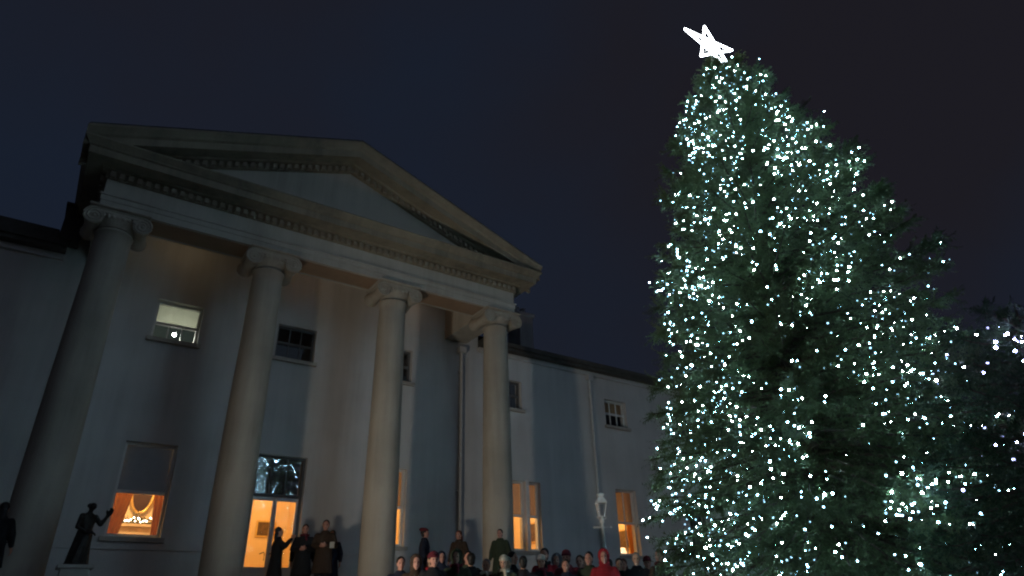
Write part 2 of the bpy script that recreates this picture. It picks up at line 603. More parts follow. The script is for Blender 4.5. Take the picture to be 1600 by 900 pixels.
def sash_window(x, w_, z0_, z1_, kind):
    a, b = x - w_ / 2, x + w_ / 2
    yf = YW + 0.16
    fr = MB()
    fw_ = 0.065
    fr.box((a, yf, z0_), (a + fw_, yf + 0.10, z1_))
    fr.box((b - fw_, yf, z0_), (b, yf + 0.10, z1_))
    fr.box((a + fw_, yf, z1_ - fw_), (b - fw_, yf + 0.10, z1_))
    fr.box((a + fw_, yf, z0_), (b - fw_, yf + 0.10, z0_ + fw_ + 0.02))
    zm = (z0_ + z1_) / 2
    if kind in ('upper_lit',): zm = z0_ + (z1_ - z0_) * 0.44
    if kind in ('parlour',): zm = 3.96
    if kind in ('lit', 'lit_blind', 'lit_blind2', 'side'): zm = 4.02
    fr.box((a + fw_, yf - 0.01, zm - 0.035), (b - fw_, yf + 0.08, zm + 0.035))
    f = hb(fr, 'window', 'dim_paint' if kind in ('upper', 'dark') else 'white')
    sub(MB().box((a - 0.09, YW - 0.11, z0_ - 0.11), (b + 0.09, YW + 0.18, z0_ - 0.004)), 'sill', 'frieze', f)
    ncol = 1 if w_ < 0.7 else (2 if kind in ('parlour', 'lit', 'lit_blind', 'lit_blind2') else 3)
    xs_ = [a + fw_ + (w_ - 2 * fw_) * i / ncol for i in range(ncol + 1)]
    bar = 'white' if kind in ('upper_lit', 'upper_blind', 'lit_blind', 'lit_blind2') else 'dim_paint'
    gaps = [(z0_ + fw_ + 0.02, zm - 0.035), (zm + 0.035, z1_ - fw_)]
    nbars = 0 if kind in ('parlour',) else ncol - 1
    for gi, (za, zb) in enumerate(gaps):
        for i in range(1, nbars + 1):
            if kind == 'upper_lit' and gi == 1: break
            sub(MB().box((xs_[i] - 0.016, yf + 0.012, za), (xs_[i] + 0.016, yf + 0.05, zb)), 'glazing_bar', bar, f)
        if nbars == 0:
            sub(MB().box((a + fw_, yf + 0.029, za), (b - fw_, yf + 0.033, zb)), 'pane', 'glass', f)
        else:
            for i in range(ncol):
                l_ = xs_[i] + (0.016 if i else 0)
                r_ = xs_[i + 1] - (0.016 if i < ncol - 1 else 0)
                sub(MB().box((l_, yf + 0.029, za), (r_, yf + 0.033, zb)), 'pane', 'glass', f)
    # blinds hang just inside the sash
    def blind(za, mat):
        m = MB()
        n = 14
        vs_ = []
        for i in range(n + 1):
            xx = a + 0.03 + (w_ - 0.06) * i / n
            yy = yf + 0.135 + 0.004 * math.sin(i * 1.3)
            vs_ += [(xx, yy, za), (xx, yy, z1_ - 0.01)]
        m.add(vs_, [(2 * i, 2 * i + 2, 2 * i + 3, 2 * i + 1) for i in range(n)])
        m.box((a + 0.03, yf + 0.125, za - 0.03), (b - 0.03, yf + 0.145, za))
        sub(m, 'blind', mat, f)
    if kind == 'upper_lit': blind(zm + 0.03, 'blind_lit')
    if kind == 'upper_blind': blind(zm + 0.02, 'blind_warm')
    if kind == 'parlour': blind(zm + 0.01, 'blind')
    if kind in ('lit_blind', 'lit_blind2', 'side', 'lit'): blind(zm + 0.03, 'blind_warm')
    return f

for wn in wins:
    sash_window(*wn)
    x, w_, z0_, z1_, k = wn
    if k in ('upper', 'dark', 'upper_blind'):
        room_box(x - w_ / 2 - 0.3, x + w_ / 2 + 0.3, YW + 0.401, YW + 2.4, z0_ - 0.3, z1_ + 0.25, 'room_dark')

hb(MB().box((13.613, YW - 0.03, GZ0 - 0.004), (13.737, YW + 0.30, GZ1 + 0.03)), 'mullion', 'white')
# rooms with their lamps
room_box(-0.2, 3.7, YW + 0.401, YW + 3.6, 6.9, 9.65, 'room_cool')
ceiling_lamp((1.99, YW + 0.80, 9.65), 'bare bulb on a long flex behind the half-drawn upstairs blind', 34, (0.96, 1.0, 0.86), 'cool_bulb', 1.19, 0.05)
room_box(-0.2, 3.75, YW + 0.401, YW + 2.8, 1.45, 5.6, 'room')
ceiling_lamp((1.9, YW + 1.3, 5.6), 'warm pendant lamp in the room with the garlanded mantel', 168, (1.0, 0.66, 0.30))
room_box(3.9, 7.0, YW + 0.401, YW + 4.6, FL - 0.01, 5.6, 'room')
ceiling_lamp((5.4, YW + 1.9, 5.6), 'warm pendant lamp in the hall behind the glass doors', 182, (1.0, 0.66, 0.30))
room_box(7.2, 10.4, YW + 0.401, YW + 4.2, 1.45, 5.6, 'room')
ceiling_lamp((8.8, YW + 1.9, 5.6), 'warm pendant lamp in the room behind the third column', 154, (1.0, 0.66, 0.30))
room_box(11.6, 15.4, YW + 0.401, YW + 4.2, 1.45, 5.6, 'room')
ceiling_lamp((13.2, YW + 1.9, 5.6), 'warm pendant lamp behind the window with a narrow sidelight', 168, (1.0, 0.66, 0.30))
room_box(16.8, 20.0, YW + 0.401, YW + 4.2, 1.45, 5.6, 'room')
ceiling_lamp((18.4, YW + 1.9, 5.6), 'warm pendant lamp in the room behind the white lamp post', 168, (1.0, 0.66, 0.30))

def curtain(x0, x1, z0_, z1_, gather, label):
    """drape gathered to one side: wide at the head, tied narrow below"""
    m = MB()
    nx, nzs = 22, 16
    vs_ = []
    y = YW + 0.50
    for j in range(nzs + 1):
        t = j / nzs
        z = z0_ + (z1_ - z0_) * t
        wd = 0.42 + 0.58 * (t ** 1.3)
        for i in range(nx + 1):
            u = i / nx
            xx = x0 + (x1 - x0) * wd * u if gather == 'l' else x1 - (x1 - x0) * wd * u
            vs_.append((xx, y + 0.035 * math.sin(u * 22 + 0.6 * math.sin(t * 3)), z))
    m.add(vs_, [(j * (nx + 1) + i, j * (nx + 1) + i + 1, (j + 1) * (nx + 1) + i + 1, (j + 1) * (nx + 1) + i) for j in range(nzs) for i in range(nx)])
    o = m.build('curtain', 'curtain', None, True)
    return tag(o, label, 'curtain')
curtain(1.25, 1.95, 1.47, 4.6, 'l', 'amber drape tied back, on the statue side of the mantel window')
curtain(2.25, 2.70, 1.47, 4.6, 'r', 'amber drape on the door side of the mantel window')
curtain(12.25, 12.72, 1.47, 5.2, 'l', 'amber drape behind the window beside the narrow sidelight')
curtain(17.62, 17.95, 1.47, 5.2, 'l', 'amber drape on one side of the window by the lamp post, near the drainpipe')
curtain(18.55, 19.05, 1.47, 5.2, 'r', 'amber drape on the side away from the drainpipe in the lamp-post window')

# pictures and small furniture that break up the lit rooms
def picture(x, y, z, w_, h_, label, rz=0):
    t = thing('picture', label, 'picture', (x, y, z), rz)
    MB().box((-w_ / 2, -0.012, 0), (w_ / 2, -0.004, h_)).build('canvas', 'canvas', t)
    f_ = MB()
    f_.box((-w_ / 2 - 0.05, -0.035, -0.05), (w_ / 2 + 0.05, -0.003, 0.0))
    f_.box((-w_ / 2 - 0.05, -0.035, h_), (w_ / 2 + 0.05, -0.003, h_ + 0.05))
    f_.box((-w_ / 2 - 0.05, -0.034, 0), (-w_ / 2, -0.003, h_))
    f_.box((w_ / 2, -0.034, 0), (w_ / 2 + 0.05, -0.003, h_))
    f_.build('frame', 'gold', t)
picture(6.30, YW + 4.59, 3.55, 0.55, 0.42, 'small gilt-framed dark picture on the hall wall behind the glass doors')
picture(15.38, YW + 2.2, 3.45, 0.7, 0.6, 'gilt-framed dark picture on the side wall behind the narrow sidelight', -math.pi / 2)
picture(19.98, YW + 2.0, 3.35, 0.7, 0.65, 'gilt-framed dark picture on the side wall behind the lamp-post window', -math.pi / 2)
vs_t = thing('vase', 'dark vase of twigs on the sill behind the sidelit window', 'vase', (13.10, YW + 0.33, 2.901))
MB().lathe([(0.05, 0), (0.09, 0.06), (0.10, 0.14), (0.05, 0.24), (0.06, 0.28)], n=20).build('pot', 'bronze', vs_t, True)
tw_ = MB()
for i in range(14):
    a_ = R.uniform(0, 6.28)
    tw_.tube([(0, 0, 0.25), (0.05 * math.cos(a_), 0.02 * math.sin(a_), 0.40), (0.16 * math.cos(a_), 0.04 * math.sin(a_), R.uniform(0.45, 0.66))], 0.006, 4)
tw_.build('twigs', 'bark', vs_t)
tl_t = thing('table_lamp', 'shaded table lamp on a round table behind the lamp-post window', 'lamp', (18.75, YW + 0.95, 1.451))
MB().lathe([(0.22, 0), (0.22, 0.03), (0.03, 0.06), (0.03, 1.10), (0.28, 1.13), (0.28, 1.16), (0.09, 1.165), (0.09, 1.19), (0.02, 1.22), (0.05, 1.40), (0.02, 1.52)], n=20).build('stand', 'bronze', tl_t, True)
MB().lathe([(0.20, 1.50), (0.12, 1.78), (0.118, 1.78), (0.198, 1.50)], n=24).build('shade', 'shade', tl_t, True)

# mantelpiece, mirror and garland seen through the parlour window
PY = YW + 2.79
mant = thing('mantelpiece', 'pale mantelpiece inside the room with the dark blind', 'mantelpiece', (2.1, PY, 1.451))
MB().box((-1.15, -0.30, 1.98), (1.15, -0.005, 2.05)).build('shelf', 'marble', mant)
MB().box((-1.05, -0.22, 1.62), (1.05, -0.005, 1.978)).build('frieze', 'marble', mant)
for s in (-1, 1):
    MB().box((s * 0.9 - 0.14, -0.20, 0), (s * 0.9 + 0.14, -0.005, 1.618)).build('jamb', 'marble', mant)
MB().box((-0.74, -0.02, 0.0), (0.74, -0.006, 1.6)).build('firebox', 'mirror', mant)
mir = thing('mirror', 'dark oval gilt-framed mirror above the garlanded mantel', 'mirror', (2.30, PY - 0.02, 3.75))
om = MB()
om.loft([[(0.24 * math.cos(a_) * k_, y_, 0.62 + 0.52 * math.sin(a_) * k_) for a_ in [2 * math.pi * i / 40 for i in range(40)]] for k_, y_ in ((1, 0), (1, -0.03))])
om.build('mirror_plate', 'mirror', mir)
gm = MB()
gm.tube([(0.28 * math.cos(2 * math.pi * i / 40), -0.04, 0.62 + 0.56 * math.sin(2 * math.pi * i / 40)) for i in range(41)], 0.045, 8)
gm.build('frame', 'gold', mir, True)
gar = thing('garland', 'leafy garland with small white lights along the mantel shelf', 'garland', (2.1, PY - 0.15, 3.503))
lf = MB()
for i in range(700):
    u = R.uniform(-1.1, 1.1)
    c = Vector((u, R.uniform(-0.08, 0.08), R.uniform(0.0, 0.16)))
    d = Vector((R.gauss(0, 1), R.gauss(0, 1), R.gauss(0, 1))).normalized()
    p_ = d.orthogonal().normalized()
    lf.add([c, c + d * 0.07 + p_ * 0.015, c + d * 0.1, c + d * 0.07 - p_ * 0.015], [(0, 1, 2, 3)])
tag(lf.build('leaves', 'garland', gar), kind='stuff')
gb = MB().ball((0, 0, 0), 0.022, 1).mesh('bulb', 'garland_bulb', True)
for i in range(44):
    inst('bulb', gb, gar, (-1.08 + 2.16 * (i + R.uniform(-.3, .3)) / 43, -0.10 + R.uniform(-0.02, 0.02), R.uniform(0.03, 0.17)))

# front door: transom, two glazed leaves, fanlight
dx0, dx1, dz0, dz1 = door[0] - door[1] / 2, door[0] + door[1] / 2, door[2], door[3]
TR = 4.07
yf = YW + 0.14
d = MB()
d.box((dx0, yf, dz0), (dx0 + 0.07, yf + 0.12, dz1))
d.box((dx1 - 0.07, yf, dz0), (dx1, yf + 0.12, dz1))
d.box((dx0 + 0.07, yf, dz1 - 0.06), (dx1 - 0.07, yf + 0.12, dz1))
d.box((dx0 + 0.07, yf - 0.02, TR), (dx1 - 0.07, yf + 0.10, TR + 0.07))
dr = hb(d, 'door_frame', 'dim_paint')
xm = (dx0 + dx1) / 2
for i, (a, b) in enumerate(((dx0 + 0.075, xm - 0.004), (xm + 0.004, dx1 - 0.075))):
    m = MB()
    st = 0.055
    m.box((a, yf + 0.02, dz0 + 0.012), (a + st, yf + 0.07, TR - 0.005))
    m.box((b - st, yf + 0.02, dz0 + 0.012), (b, yf + 0.07, TR - 0.005))
    m.box((a + st, yf + 0.02, TR - 0.10), (b - st, yf + 0.07, TR - 0.005))
    m.box((a + st, yf + 0.02, dz0 + 0.012), (b - st, yf + 0.07, 2.30))
    lf_ = hb(m, 'door', 'curtain' if False else 'white')
    sub(MB().box((a + st, yf + 0.043, 2.30), (b - st, yf + 0.047, TR - 0.10)), 'pane', 'glass', lf_)
    hx = b - 0.12 if i == 0 else a + 0.12
    h = MB()
    h.tube([(hx - 0.10, yf - 0.01, 2.62), (hx - 0.01, yf - 0.025, 2.66), (hx + 0.015, yf - 0.025, 2.60), (hx + 0.01, yf - 0.02, 2.46)], 0.013, 8)
    h.tube([(hx - 0.10, yf - 0.01, 2.62), (hx - 0.10, yf + 0.021, 2.62)], 0.013, 8)
    sub(h, 'handle', 'housing', lf_)
fg = 3
fw_ = (dx1 - dx0 - 0.14) / fg
for i in range(fg):
    l_ = dx0 + 0.07 + fw_ * i + (0.012 if i else 0)
    r_ = dx0 + 0.07 + fw_ * (i + 1) - (0.012 if i < fg - 1 else 0)
    sub(MB().box((l_, yf + 0.040, TR + 0.07), (r_, yf + 0.044, dz1 - 0.06)), 'fanlight_pane', 'old_glass', dr)
    if i:
        sub(MB().box((l_ - 0.024, yf + 0.02, TR + 0.07), (l_, yf + 0.06, dz1 - 0.06)), 'fanlight_bar', 'dim_paint', dr)
sub(MB().box((dx0 + 0.02, yf + 0.16, TR + 0.02), (dx1 - 0.02, yf + 0.175, dz1)), 'fanlight_blind', 'blind', dr)
hb(MB().box((dx0 - 0.05, YW - 0.12, FL), (dx1 + 0.05, YW + 0.2, FL + 0.010)), 'threshold', 'flag')

# ------------------------------------------------------------------ portico
po = thing('portico', 'tall stone portico of four Ionic columns under a dentilled pediment', 'portico', (5.33, CY, gz(CY)))
PO = Vector(po.location)
def pb(mb, name, mat, parent=None, smooth=False):
    mb.v = [(p[0] - PO.x, p[1] - PO.y, p[2] - PO.z) for p in mb.v]
    return mb.build(name, mat, parent or po, smooth)

# platform and steps
px0, px1 = -1.35, 12.0
pb(MB().box((px0, 14.85, gz(15) - 0.05), (px1, YW - 0.073, FL)), 'platform', 'flag')
NST, RIS, TRD = 6, (FL - gz(14)) / 7, 0.32
for i in range(NST):
    zt_ = FL - RIS * (i + 1)
    pb(MB().bevbox((px0 - 0.02, 14.85 - TRD * (i + 1), gz(14) - 0.04), (px1 + 0.02, 14.847 - TRD * i, zt_), 0.012), 'step', 'flag')
def floor_at(x, y):
    if px0 < x < px1:
        if y > 14.85: return FL
        k = int((14.85 - y) / TRD)
        if k < NST: return FL - RIS * (k + 1)
    return gz(y)

# columns: one set of meshes shared by the four
RB, RTOP = 0.44, 0.375
CB, CN, CT = FL, 9.22, 9.75
shaft = []
nseg = 22
for i in range(nseg + 1):
    t = i / nseg
    r_ = RB - (RB - RTOP) * (max(0, t - 0.15) / 0.85) ** 1.55
    shaft.append((r_, CB + 0.32 + (CN - CB - 0.32) * t))
shaft = [(RB + 0.035, CB + 0.30), (RB + 0.01, CB + 0.318)] + shaft + [(RTOP + 0.03, CN + 0.002), (RTOP + 0.035, CN + 0.03), (RTOP + 0.0, CN + 0.05), (RTOP + 0.0, CN + 0.08)]
sm = MB().lathe([(r_, z - CB) for r_, z in shaft], n=48).mesh('column_shaft', 'stone', True)
b_ = MB()
b_.bevbox((-0.60, -0.60, 0.004), (0.60, 0.60, 0.11), 0.015)
prof = [(0.56, 0.11)]
for i in range(9):
    a_ = -math.pi / 2 + math.pi * i / 8
    prof.append((0.545 + 0.04 * math.cos(a_), 0.155 + 0.045 * math.sin(a_)))
prof += [(0.50, 0.205), (0.485, 0.225), (0.50, 0.243)]
for i in range(7):
    a_ = -math.pi / 2 + math.pi * i / 6
    prof.append((0.495 + 0.03 * math.cos(a_), 0.272 + 0.028 * math.sin(a_)))
prof += [(0.45, 0.301)]
b_.lathe(prof, n=40)
bm_ = b_.mesh('column_base', 'stone')
# Ionic capital: echinus, bolsters with spiral volutes front and back, abacus
c_ = MB()
c_.lathe([(0.36, 0.06), (0.39, 0.10), (0.47, 0.19), (0.50, 0.26), (0.50, 0.30), (0.40, 0.33)], n=36)
for s in (-1, 1):
    vx, vz, vr = s * 0.50, 0.175, 0.205
    prof = []
    rings = []
    for i in range(13):
        t = i / 12
        yy = -0.47 + 0.94 * t
        rr_ = vr * (0.72 + 0.28 * abs(2 * t - 1) ** 1.3)
        rings.append([(vx + rr_ * math.cos(2 * math.pi * j / 24), yy, vz + rr_ * math.sin(2 * math.pi * j / 24)) for j in range(24)])
    c_.loft(rings)
    for fy in (-1, 1):
        pts, rs = [], []
        for i in range(64):
            t = i / 63
            a_ = math.pi / 2 + s * -1 * (-1) * t * 2.4 * 2 * math.pi * -s * s
            a_ = math.pi / 2 - s * t * 2.4 * 2 * math.pi
            rr_ = vr * (1.02 - 0.82 * t)
            pts.append((vx + rr_ * math.cos(a_), fy * 0.475, vz + rr_ * math.sin(a_)))
            rs.append(0.030 * (1 - 0.55 * t))
        c_.tube(pts, rs, 6)
        c_.ball((vx, fy * 0.48, vz), 0.04, 2)
for fy in (-1, 1):
    c_.bevbox((-0.50, fy * 0.44 - 0.04, 0.29), (0.50, fy * 0.44 + 0.04, 0.385), 0.02)
    for k in range(-3, 4):
        c_.ball((k * 0.105, fy * 0.475, 0.245), 0.05, 2, (0.8, 0.5, 1.1))
c_.bevbox((-0.56, -0.49, 0.37), (0.56, 0.49, 0.42), 0.02)
c_.bevbox((-0.64, -0.57, 0.421), (0.64, 0.57, 0.475), 0.02)
cm = c_.mesh('capital', 'stone', False)
for x in COLX:
    o = inst('column', sm, po, (x - PO.x, CY - PO.y, CB - PO.z))
    inst('base', bm_, o)
    inst('capital', cm, o, (0, 0, CN + 0.056 - CB))

# entablature: architrave in two fascias, frieze; front beam and two returns
AX0, AX1 = X0 - 0.46, X0 + 3 * S + 0.46
YF0, YF1 = 15.76, 16.64
A0, A1, A2, A3 = CT, 10.05, 10.10, 10.50
def beam(mb, x0, x1, y0, y1, out=0.0):
    mb.box((x0 - out, y0 - out, A0), (x1 + out, y1 + out, A1 - 0.13))
    mb.box((x0 - out - 0.02, y0 - out - 0.02, A1 - 0.129), (x1 + out + 0.02, y1 + out + 0.02, A1))
    mb.box((x0 - out - 0.05, y0 - out - 0.05, A1 + 0.001), (x1 + out + 0.05, y1 + out + 0.05, A2))
pb((lambda m: (beam(m, AX0, AX1, YF0, YF1), m)[1])(MB()), 'architrave', 'frieze')
for xa, xb in ((AX0, AX0 + 0.88), (AX1 - 0.88, AX1)):
    m = MB()
    m.box((xa + 0.003, YF1 + 0.055, A0 + 0.003), (xb - 0.003, YW - 0.005, A1))
    pb(m, 'side_architrave', 'frieze')
for i in range(3):
    pb(MB().box((COLX[i] + 0.66, YF0 + 0.10, A0 - 0.012), (COLX[i + 1] - 0.66, YF1 - 0.10, A0 - 0.0005)), 'soffit_panel', 'ceiling')
m = MB()
m.box((AX0 + 0.01, YF0 + 0.01, A2 + 0.001), (AX1 - 0.01, YF1 - 0.01, 11.09))
pb(m, 'frieze', 'frieze')
for xa, xb in ((AX0 + 0.012, AX0 + 0.87), (AX1 - 0.87, AX1 - 0.012)):
    m = MB()
    m.box((xa, YF1 - 0.008, A1 + 0.002), (xb, YW - 0.006, 11.08))
    pb(m, 'side_frieze', 'frieze')
# ceiling and its lit moulding
pb(MB().box((AX0 + 0.875, YF1 - 0.005, 11.0), (AX1 - 0.875, YW - 0.004, 11.07)), 'ceiling', 'ceiling')
m = MB()
ix0, ix1 = AX0 + 0.876, AX1 - 0.876
for k, (dz, dd) in enumerate(((0.14, 0.05), (0.08, 0.09), (0.03, 0.14))):
    m.box((ix0, YW - 0.008 - dd, 10.998 - dz), (ix1, YW - 0.008, 10.998 - dz + (0.058 if k < 2 else 0.028)))
    m.box((ix0, YF1 - 0.003, 10.998 - dz), (ix1, YF1 + dd, 10.998 - dz + (0.058 if k < 2 else 0.028)))
cmould = pb(m, 'ceiling_moulding', 'ceiltrim')
# added lamps, unseen above each portico bay, for the warm glow there
for i, where in enumerate(('lit upstairs window', 'glass doors', 'window next to the fourth column')):
    lt = thing('ceiling_lamp', 'added small warm lamp, unseen on the portico ceiling above the ' + where, 'lamp', (COLX[i] + S / 2, 17.75, 11.0))
    MB().lathe([(0.16, -0.03), (0.17, 0.0)], n=20).build('backplate', 'housing', lt)
    MB().lathe([(0.02, -0.12), (0.10, -0.095), (0.14, -0.032)], n=20).build('bowl', 'bowl', lt, True)
    l = bpy.data.lights.new('added_ceiling_light', 'POINT')
    l.energy = (2.0, 1.3, 1.3)[i]
    l.color = (1.0, 0.78, 0.48) if i == 0 else (1.0, 0.62, 0.36)
    l.shadow_soft_size = 0.1
    lo = bpy.data.objects.new('added_ceiling_light', l)
    col.objects.link(lo)
    lo.parent = lt
    lo.location = (0, 0, -0.25)

# horizontal cornice: profile swept round front and returns with mitres
def sweep(mb, prof, path):
    """prof: (out, z); path: list of (x, y, outward mitre vector)"""
    n = len(prof)
    rings = [[(x + o_[0] * p_[0], y + o_[1] * p_[0], p_[1]) for p_ in prof] for x, y, o_ in path]
    vs_ = [p_ for r_ in rings for p_ in r_]
    fs = []
    for i in range(len(rings) - 1):
        for j in range(n):
            k = (j + 1) % n
            fs.append((i * n + j, i * n + k, (i + 1) * n + k, (i + 1) * n + j))
    fs += [tuple(range(n)), tuple((len(rings) - 1) * n + j for j in range(n))[::-1]]
    mb.add(vs_, fs)
prof = [(-0.05, 10.50), (0.05, 10.50), (0.05, 10.67), (0.17, 10.69), (0.20, 10.73), (0.56, 10.735), (0.56, 10.715), (0.60, 10.715), (0.60, 10.90),
        (0.64, 10.92), (0.66, 10.95), (0.70, 10.99), (0.75, 11.04), (0.77, 11.06), (0.77, 11.10), (-0.05, 11.14)]
path = [(AX0, YW - 0.01, (-0.8, 0)), (AX0, YF0, (-0.8, -1)), (AX1, YF0, (0.8, -1)), (AX1, YW - 0.01, (0.8, 0))]
m = MB()
sweep(m, prof, path)
hc = pb(m, 'cornice', 'cornice')
# dentils under it, each its own piece
dm = MB().box((-0.052, -0.10, 0), (0.052, 0.0, 0.135)).mesh('dentil', 'dentil')
nd = 62
for i in range(nd):
    inst('dentil', dm, hc, (AX0 + 0.0 + (AX1 - AX0) * (i + 0.5) / nd - PO.x, YF0 - 0.051 - PO.y, 10.515 - PO.z))
for s, x in ((-1, AX0 - 0.041), (1, AX1 + 0.041)):
    for i in range(14):
        inst('dentil', dm, hc, (x - PO.x, YF0 + 0.2 + i * 0.2 - PO.y, 10.515 - PO.z), (0, 0, -s * -math.pi / 2 if s < 0 else math.pi / 2))

# raking cornice and tympanum
XL, XR, XC = AX0 - 0.63, AX1 + 0.63, (AX0 + AX1) / 2
ZL, ZA = 11.33, 13.66
slope = (ZA - ZL) / (XC - XL)
rp = [(-0.05, -0.66), (0.055, -0.66), (0.055, -0.50), (0.18, -0.48), (0.22, -0.44), (0.57, -0.435), (0.57, -0.455), (0.607, -0.455), (0.607, -0.25),
      (0.66, -0.21), (0.70, -0.15), (0.76, -0.08), (0.782, -0.06), (0.782, 0.0), (-0.05, 0.02)]
m = MB()
rings = []
for x, zc in ((XL, ZL), (XC, ZA), (XR, ZL)):
    rings.append([(x, YF0 - p_[0], zc + p_[1]) for p_ in rp])
n_ = len(rp)
vs_ = [p_ for r_ in rings for p_ in r_]
fs = [(i * n_ + j, i * n_ + (j + 1) % n_, (i + 1) * n_ + (j + 1) % n_, (i + 1) * n_ + j) for i in range(2) for j in range(n_)]
fs += [tuple(range(n_))[::-1], tuple(2 * n_ + j for j in range(n_))]
m.add(vs_, fs)
rk = pb(m, 'raking_cornice', 'cornice')
sh = MB()
sh.add([(-0.052, -0.10, -0.052 * 0), (0.052, -0.10, 0.104 * slope), (0.052, 0, 0.104 * slope), (-0.052, 0, 0),
        (-0.052, -0.10, 0.13), (0.052, -0.10, 0.13 + 0.104 * slope), (0.052, 0, 0.13 + 0.104 * slope), (-0.052, 0, 0.13)],
       [(0, 3, 2, 1), (4, 5, 6, 7), (0, 1, 5, 4), (1, 2, 6, 5), (2, 3, 7, 6), (3, 0, 4, 7)])
rdm = sh.mesh('dentil', 'dentil')
for s in (-1, 1):
    for i in range(26):
        off = 0.12 + i * 0.19
        x = XC + s * off
        zz = ZA - slope * off - 0.645
        if zz < 11.12: break
        if s < 0:
            inst('dentil', rdm, rk, (x - PO.x, YF0 - 0.056 - PO.y, zz - 0.052 * slope - PO.z))
        else:
            inst('dentil', rdm, rk, (x - PO.x, YF0 - 0.056 - PO.y, zz - 0.052 * slope - PO.z), None, (-1, 1, 1))
m = MB()
b0 = 11.10
tx = (ZA - 0.60 - b0) / slope
m.add([(XC - tx, YF0 + 0.05, b0), (XC + tx, YF0 + 0.05, b0), (XC, YF0 + 0.05, ZA - 0.60), (XC - tx, YF0 + 0.4, b0), (XC + tx, YF0 + 0.4, b0), (XC, YF0 + 0.4, ZA - 0.60)],
      [(0, 1, 2), (3, 5, 4), (0, 3, 4, 1), (1, 4, 5, 2), (2, 5, 3, 0)])
pb(m, 'tympanum', 'frieze')
# gable roof behind the pediment
m = MB()
yb_ = YW + 5.5
ya_ = YF0 - 0.74
t_ = 0.05
m.add([(XL + 0.02, ya_, ZL + 0.022), (XC, ya_, ZA + 0.024), (XR - 0.02, ya_, ZL + 0.022), (XL + 0.02, yb_, ZL + 0.022), (XC, yb_, ZA + 0.024), (XR - 0.02, yb_, ZL + 0.022),
       (XL + 0.02, ya_, ZL + t_ + 0.022), (XC, ya_, ZA + t_ + 0.024), (XR - 0.02, ya_, ZL + t_ + 0.022), (XL + 0.02, yb_, ZL + t_ + 0.022), (XC, yb_, ZA + t_ + 0.024), (XR - 0.02, yb_, ZL + t_ + 0.022)],
      [(0, 1, 4, 3), (1, 2, 5, 4), (6, 9, 10, 7), (7, 10, 11, 8), (0, 6, 7, 1), (1, 7, 8, 2), (3, 4, 10, 9), (4, 5, 11, 10), (0, 3, 9, 6), (2, 8, 11, 5)])
pb(m, 'portico_roof', 'slate')
# side wall under the roof, behind the frieze
m = MB()
m.box((AX0 + 0.05, YF1, 11.085), (AX0 + 0.4, YW + 1, 11.32))
m.box((AX1 - 0.4, YF1, 11.085), (AX1 - 0.05, YW + 1, 11.32))
pb(m, 'blocking_course', 'cornice')

# ------------------------------------------------------------------ facade floodlight on the forecourt, below the frame
FLP = Vector((-0.45, 9.6, gz(9.6)))
FZ = 0.78
fl = thing('floodlight', 'black floodlight on a low stand on the forecourt aimed at the columns', 'floodlight', FLP)
aim = Vector((math.sin(rad(79)), math.cos(rad(79)), math.tan(rad(22))))
q = aim.to_track_quat('-Z', 'Y')
hm = MB()
hm.bevbox((-0.16, -0.12, -0.02), (0.16, 0.12, 0.12), 0.02)
o = hm.build('housing', 'housing', fl, loc=(0, 0, FZ))
o.rotation_euler = q.to_euler()
ln = MB().box((-0.14, -0.10, -0.028), (0.14, 0.10, -0.022)).build('lens', 'lens', fl, loc=(0, 0, FZ))
ln.rotation_euler = q.to_euler()
bk = MB()
bk.box((-0.2, -0.06, FZ - 0.22), (0.2, 0.06, FZ - 0.2))
bk.box((-0.2, -0.02, FZ - 0.2), (-0.185, 0.02, FZ + 0.04))
bk.box((0.185, -0.02, FZ - 0.2), (0.2, 0.02, FZ + 0.04))
bo = bk.build('bracket', 'housing', fl)
bo.rotation_euler = (0, 0, q.to_euler().z)
for i in range(3):
    a_ = 2.1 * i + 0.4
    MB().tube([(0, 0, FZ - 0.225), (0.34 * math.cos(a_), 0.34 * math.sin(a_), 0.012)], 0.012, 6).build('leg', 'housing', fl)
sl = bpy.data.lights.new('flood_beam', 'SPOT')
sl.energy = 1180
sl.color = (1.0, 0.90, 0.76)
sl.spot_size = rad(109)
sl.spot_blend = 1.0
sl.shadow_soft_size = 0.24
slo = bpy.data.objects.new('flood_beam', sl)
col.objects.link(slo)
slo.parent = fl
slo.location = Vector((0, 0, FZ)) + aim.normalized() * 0.15
slo.rotation_euler = q.to_euler()

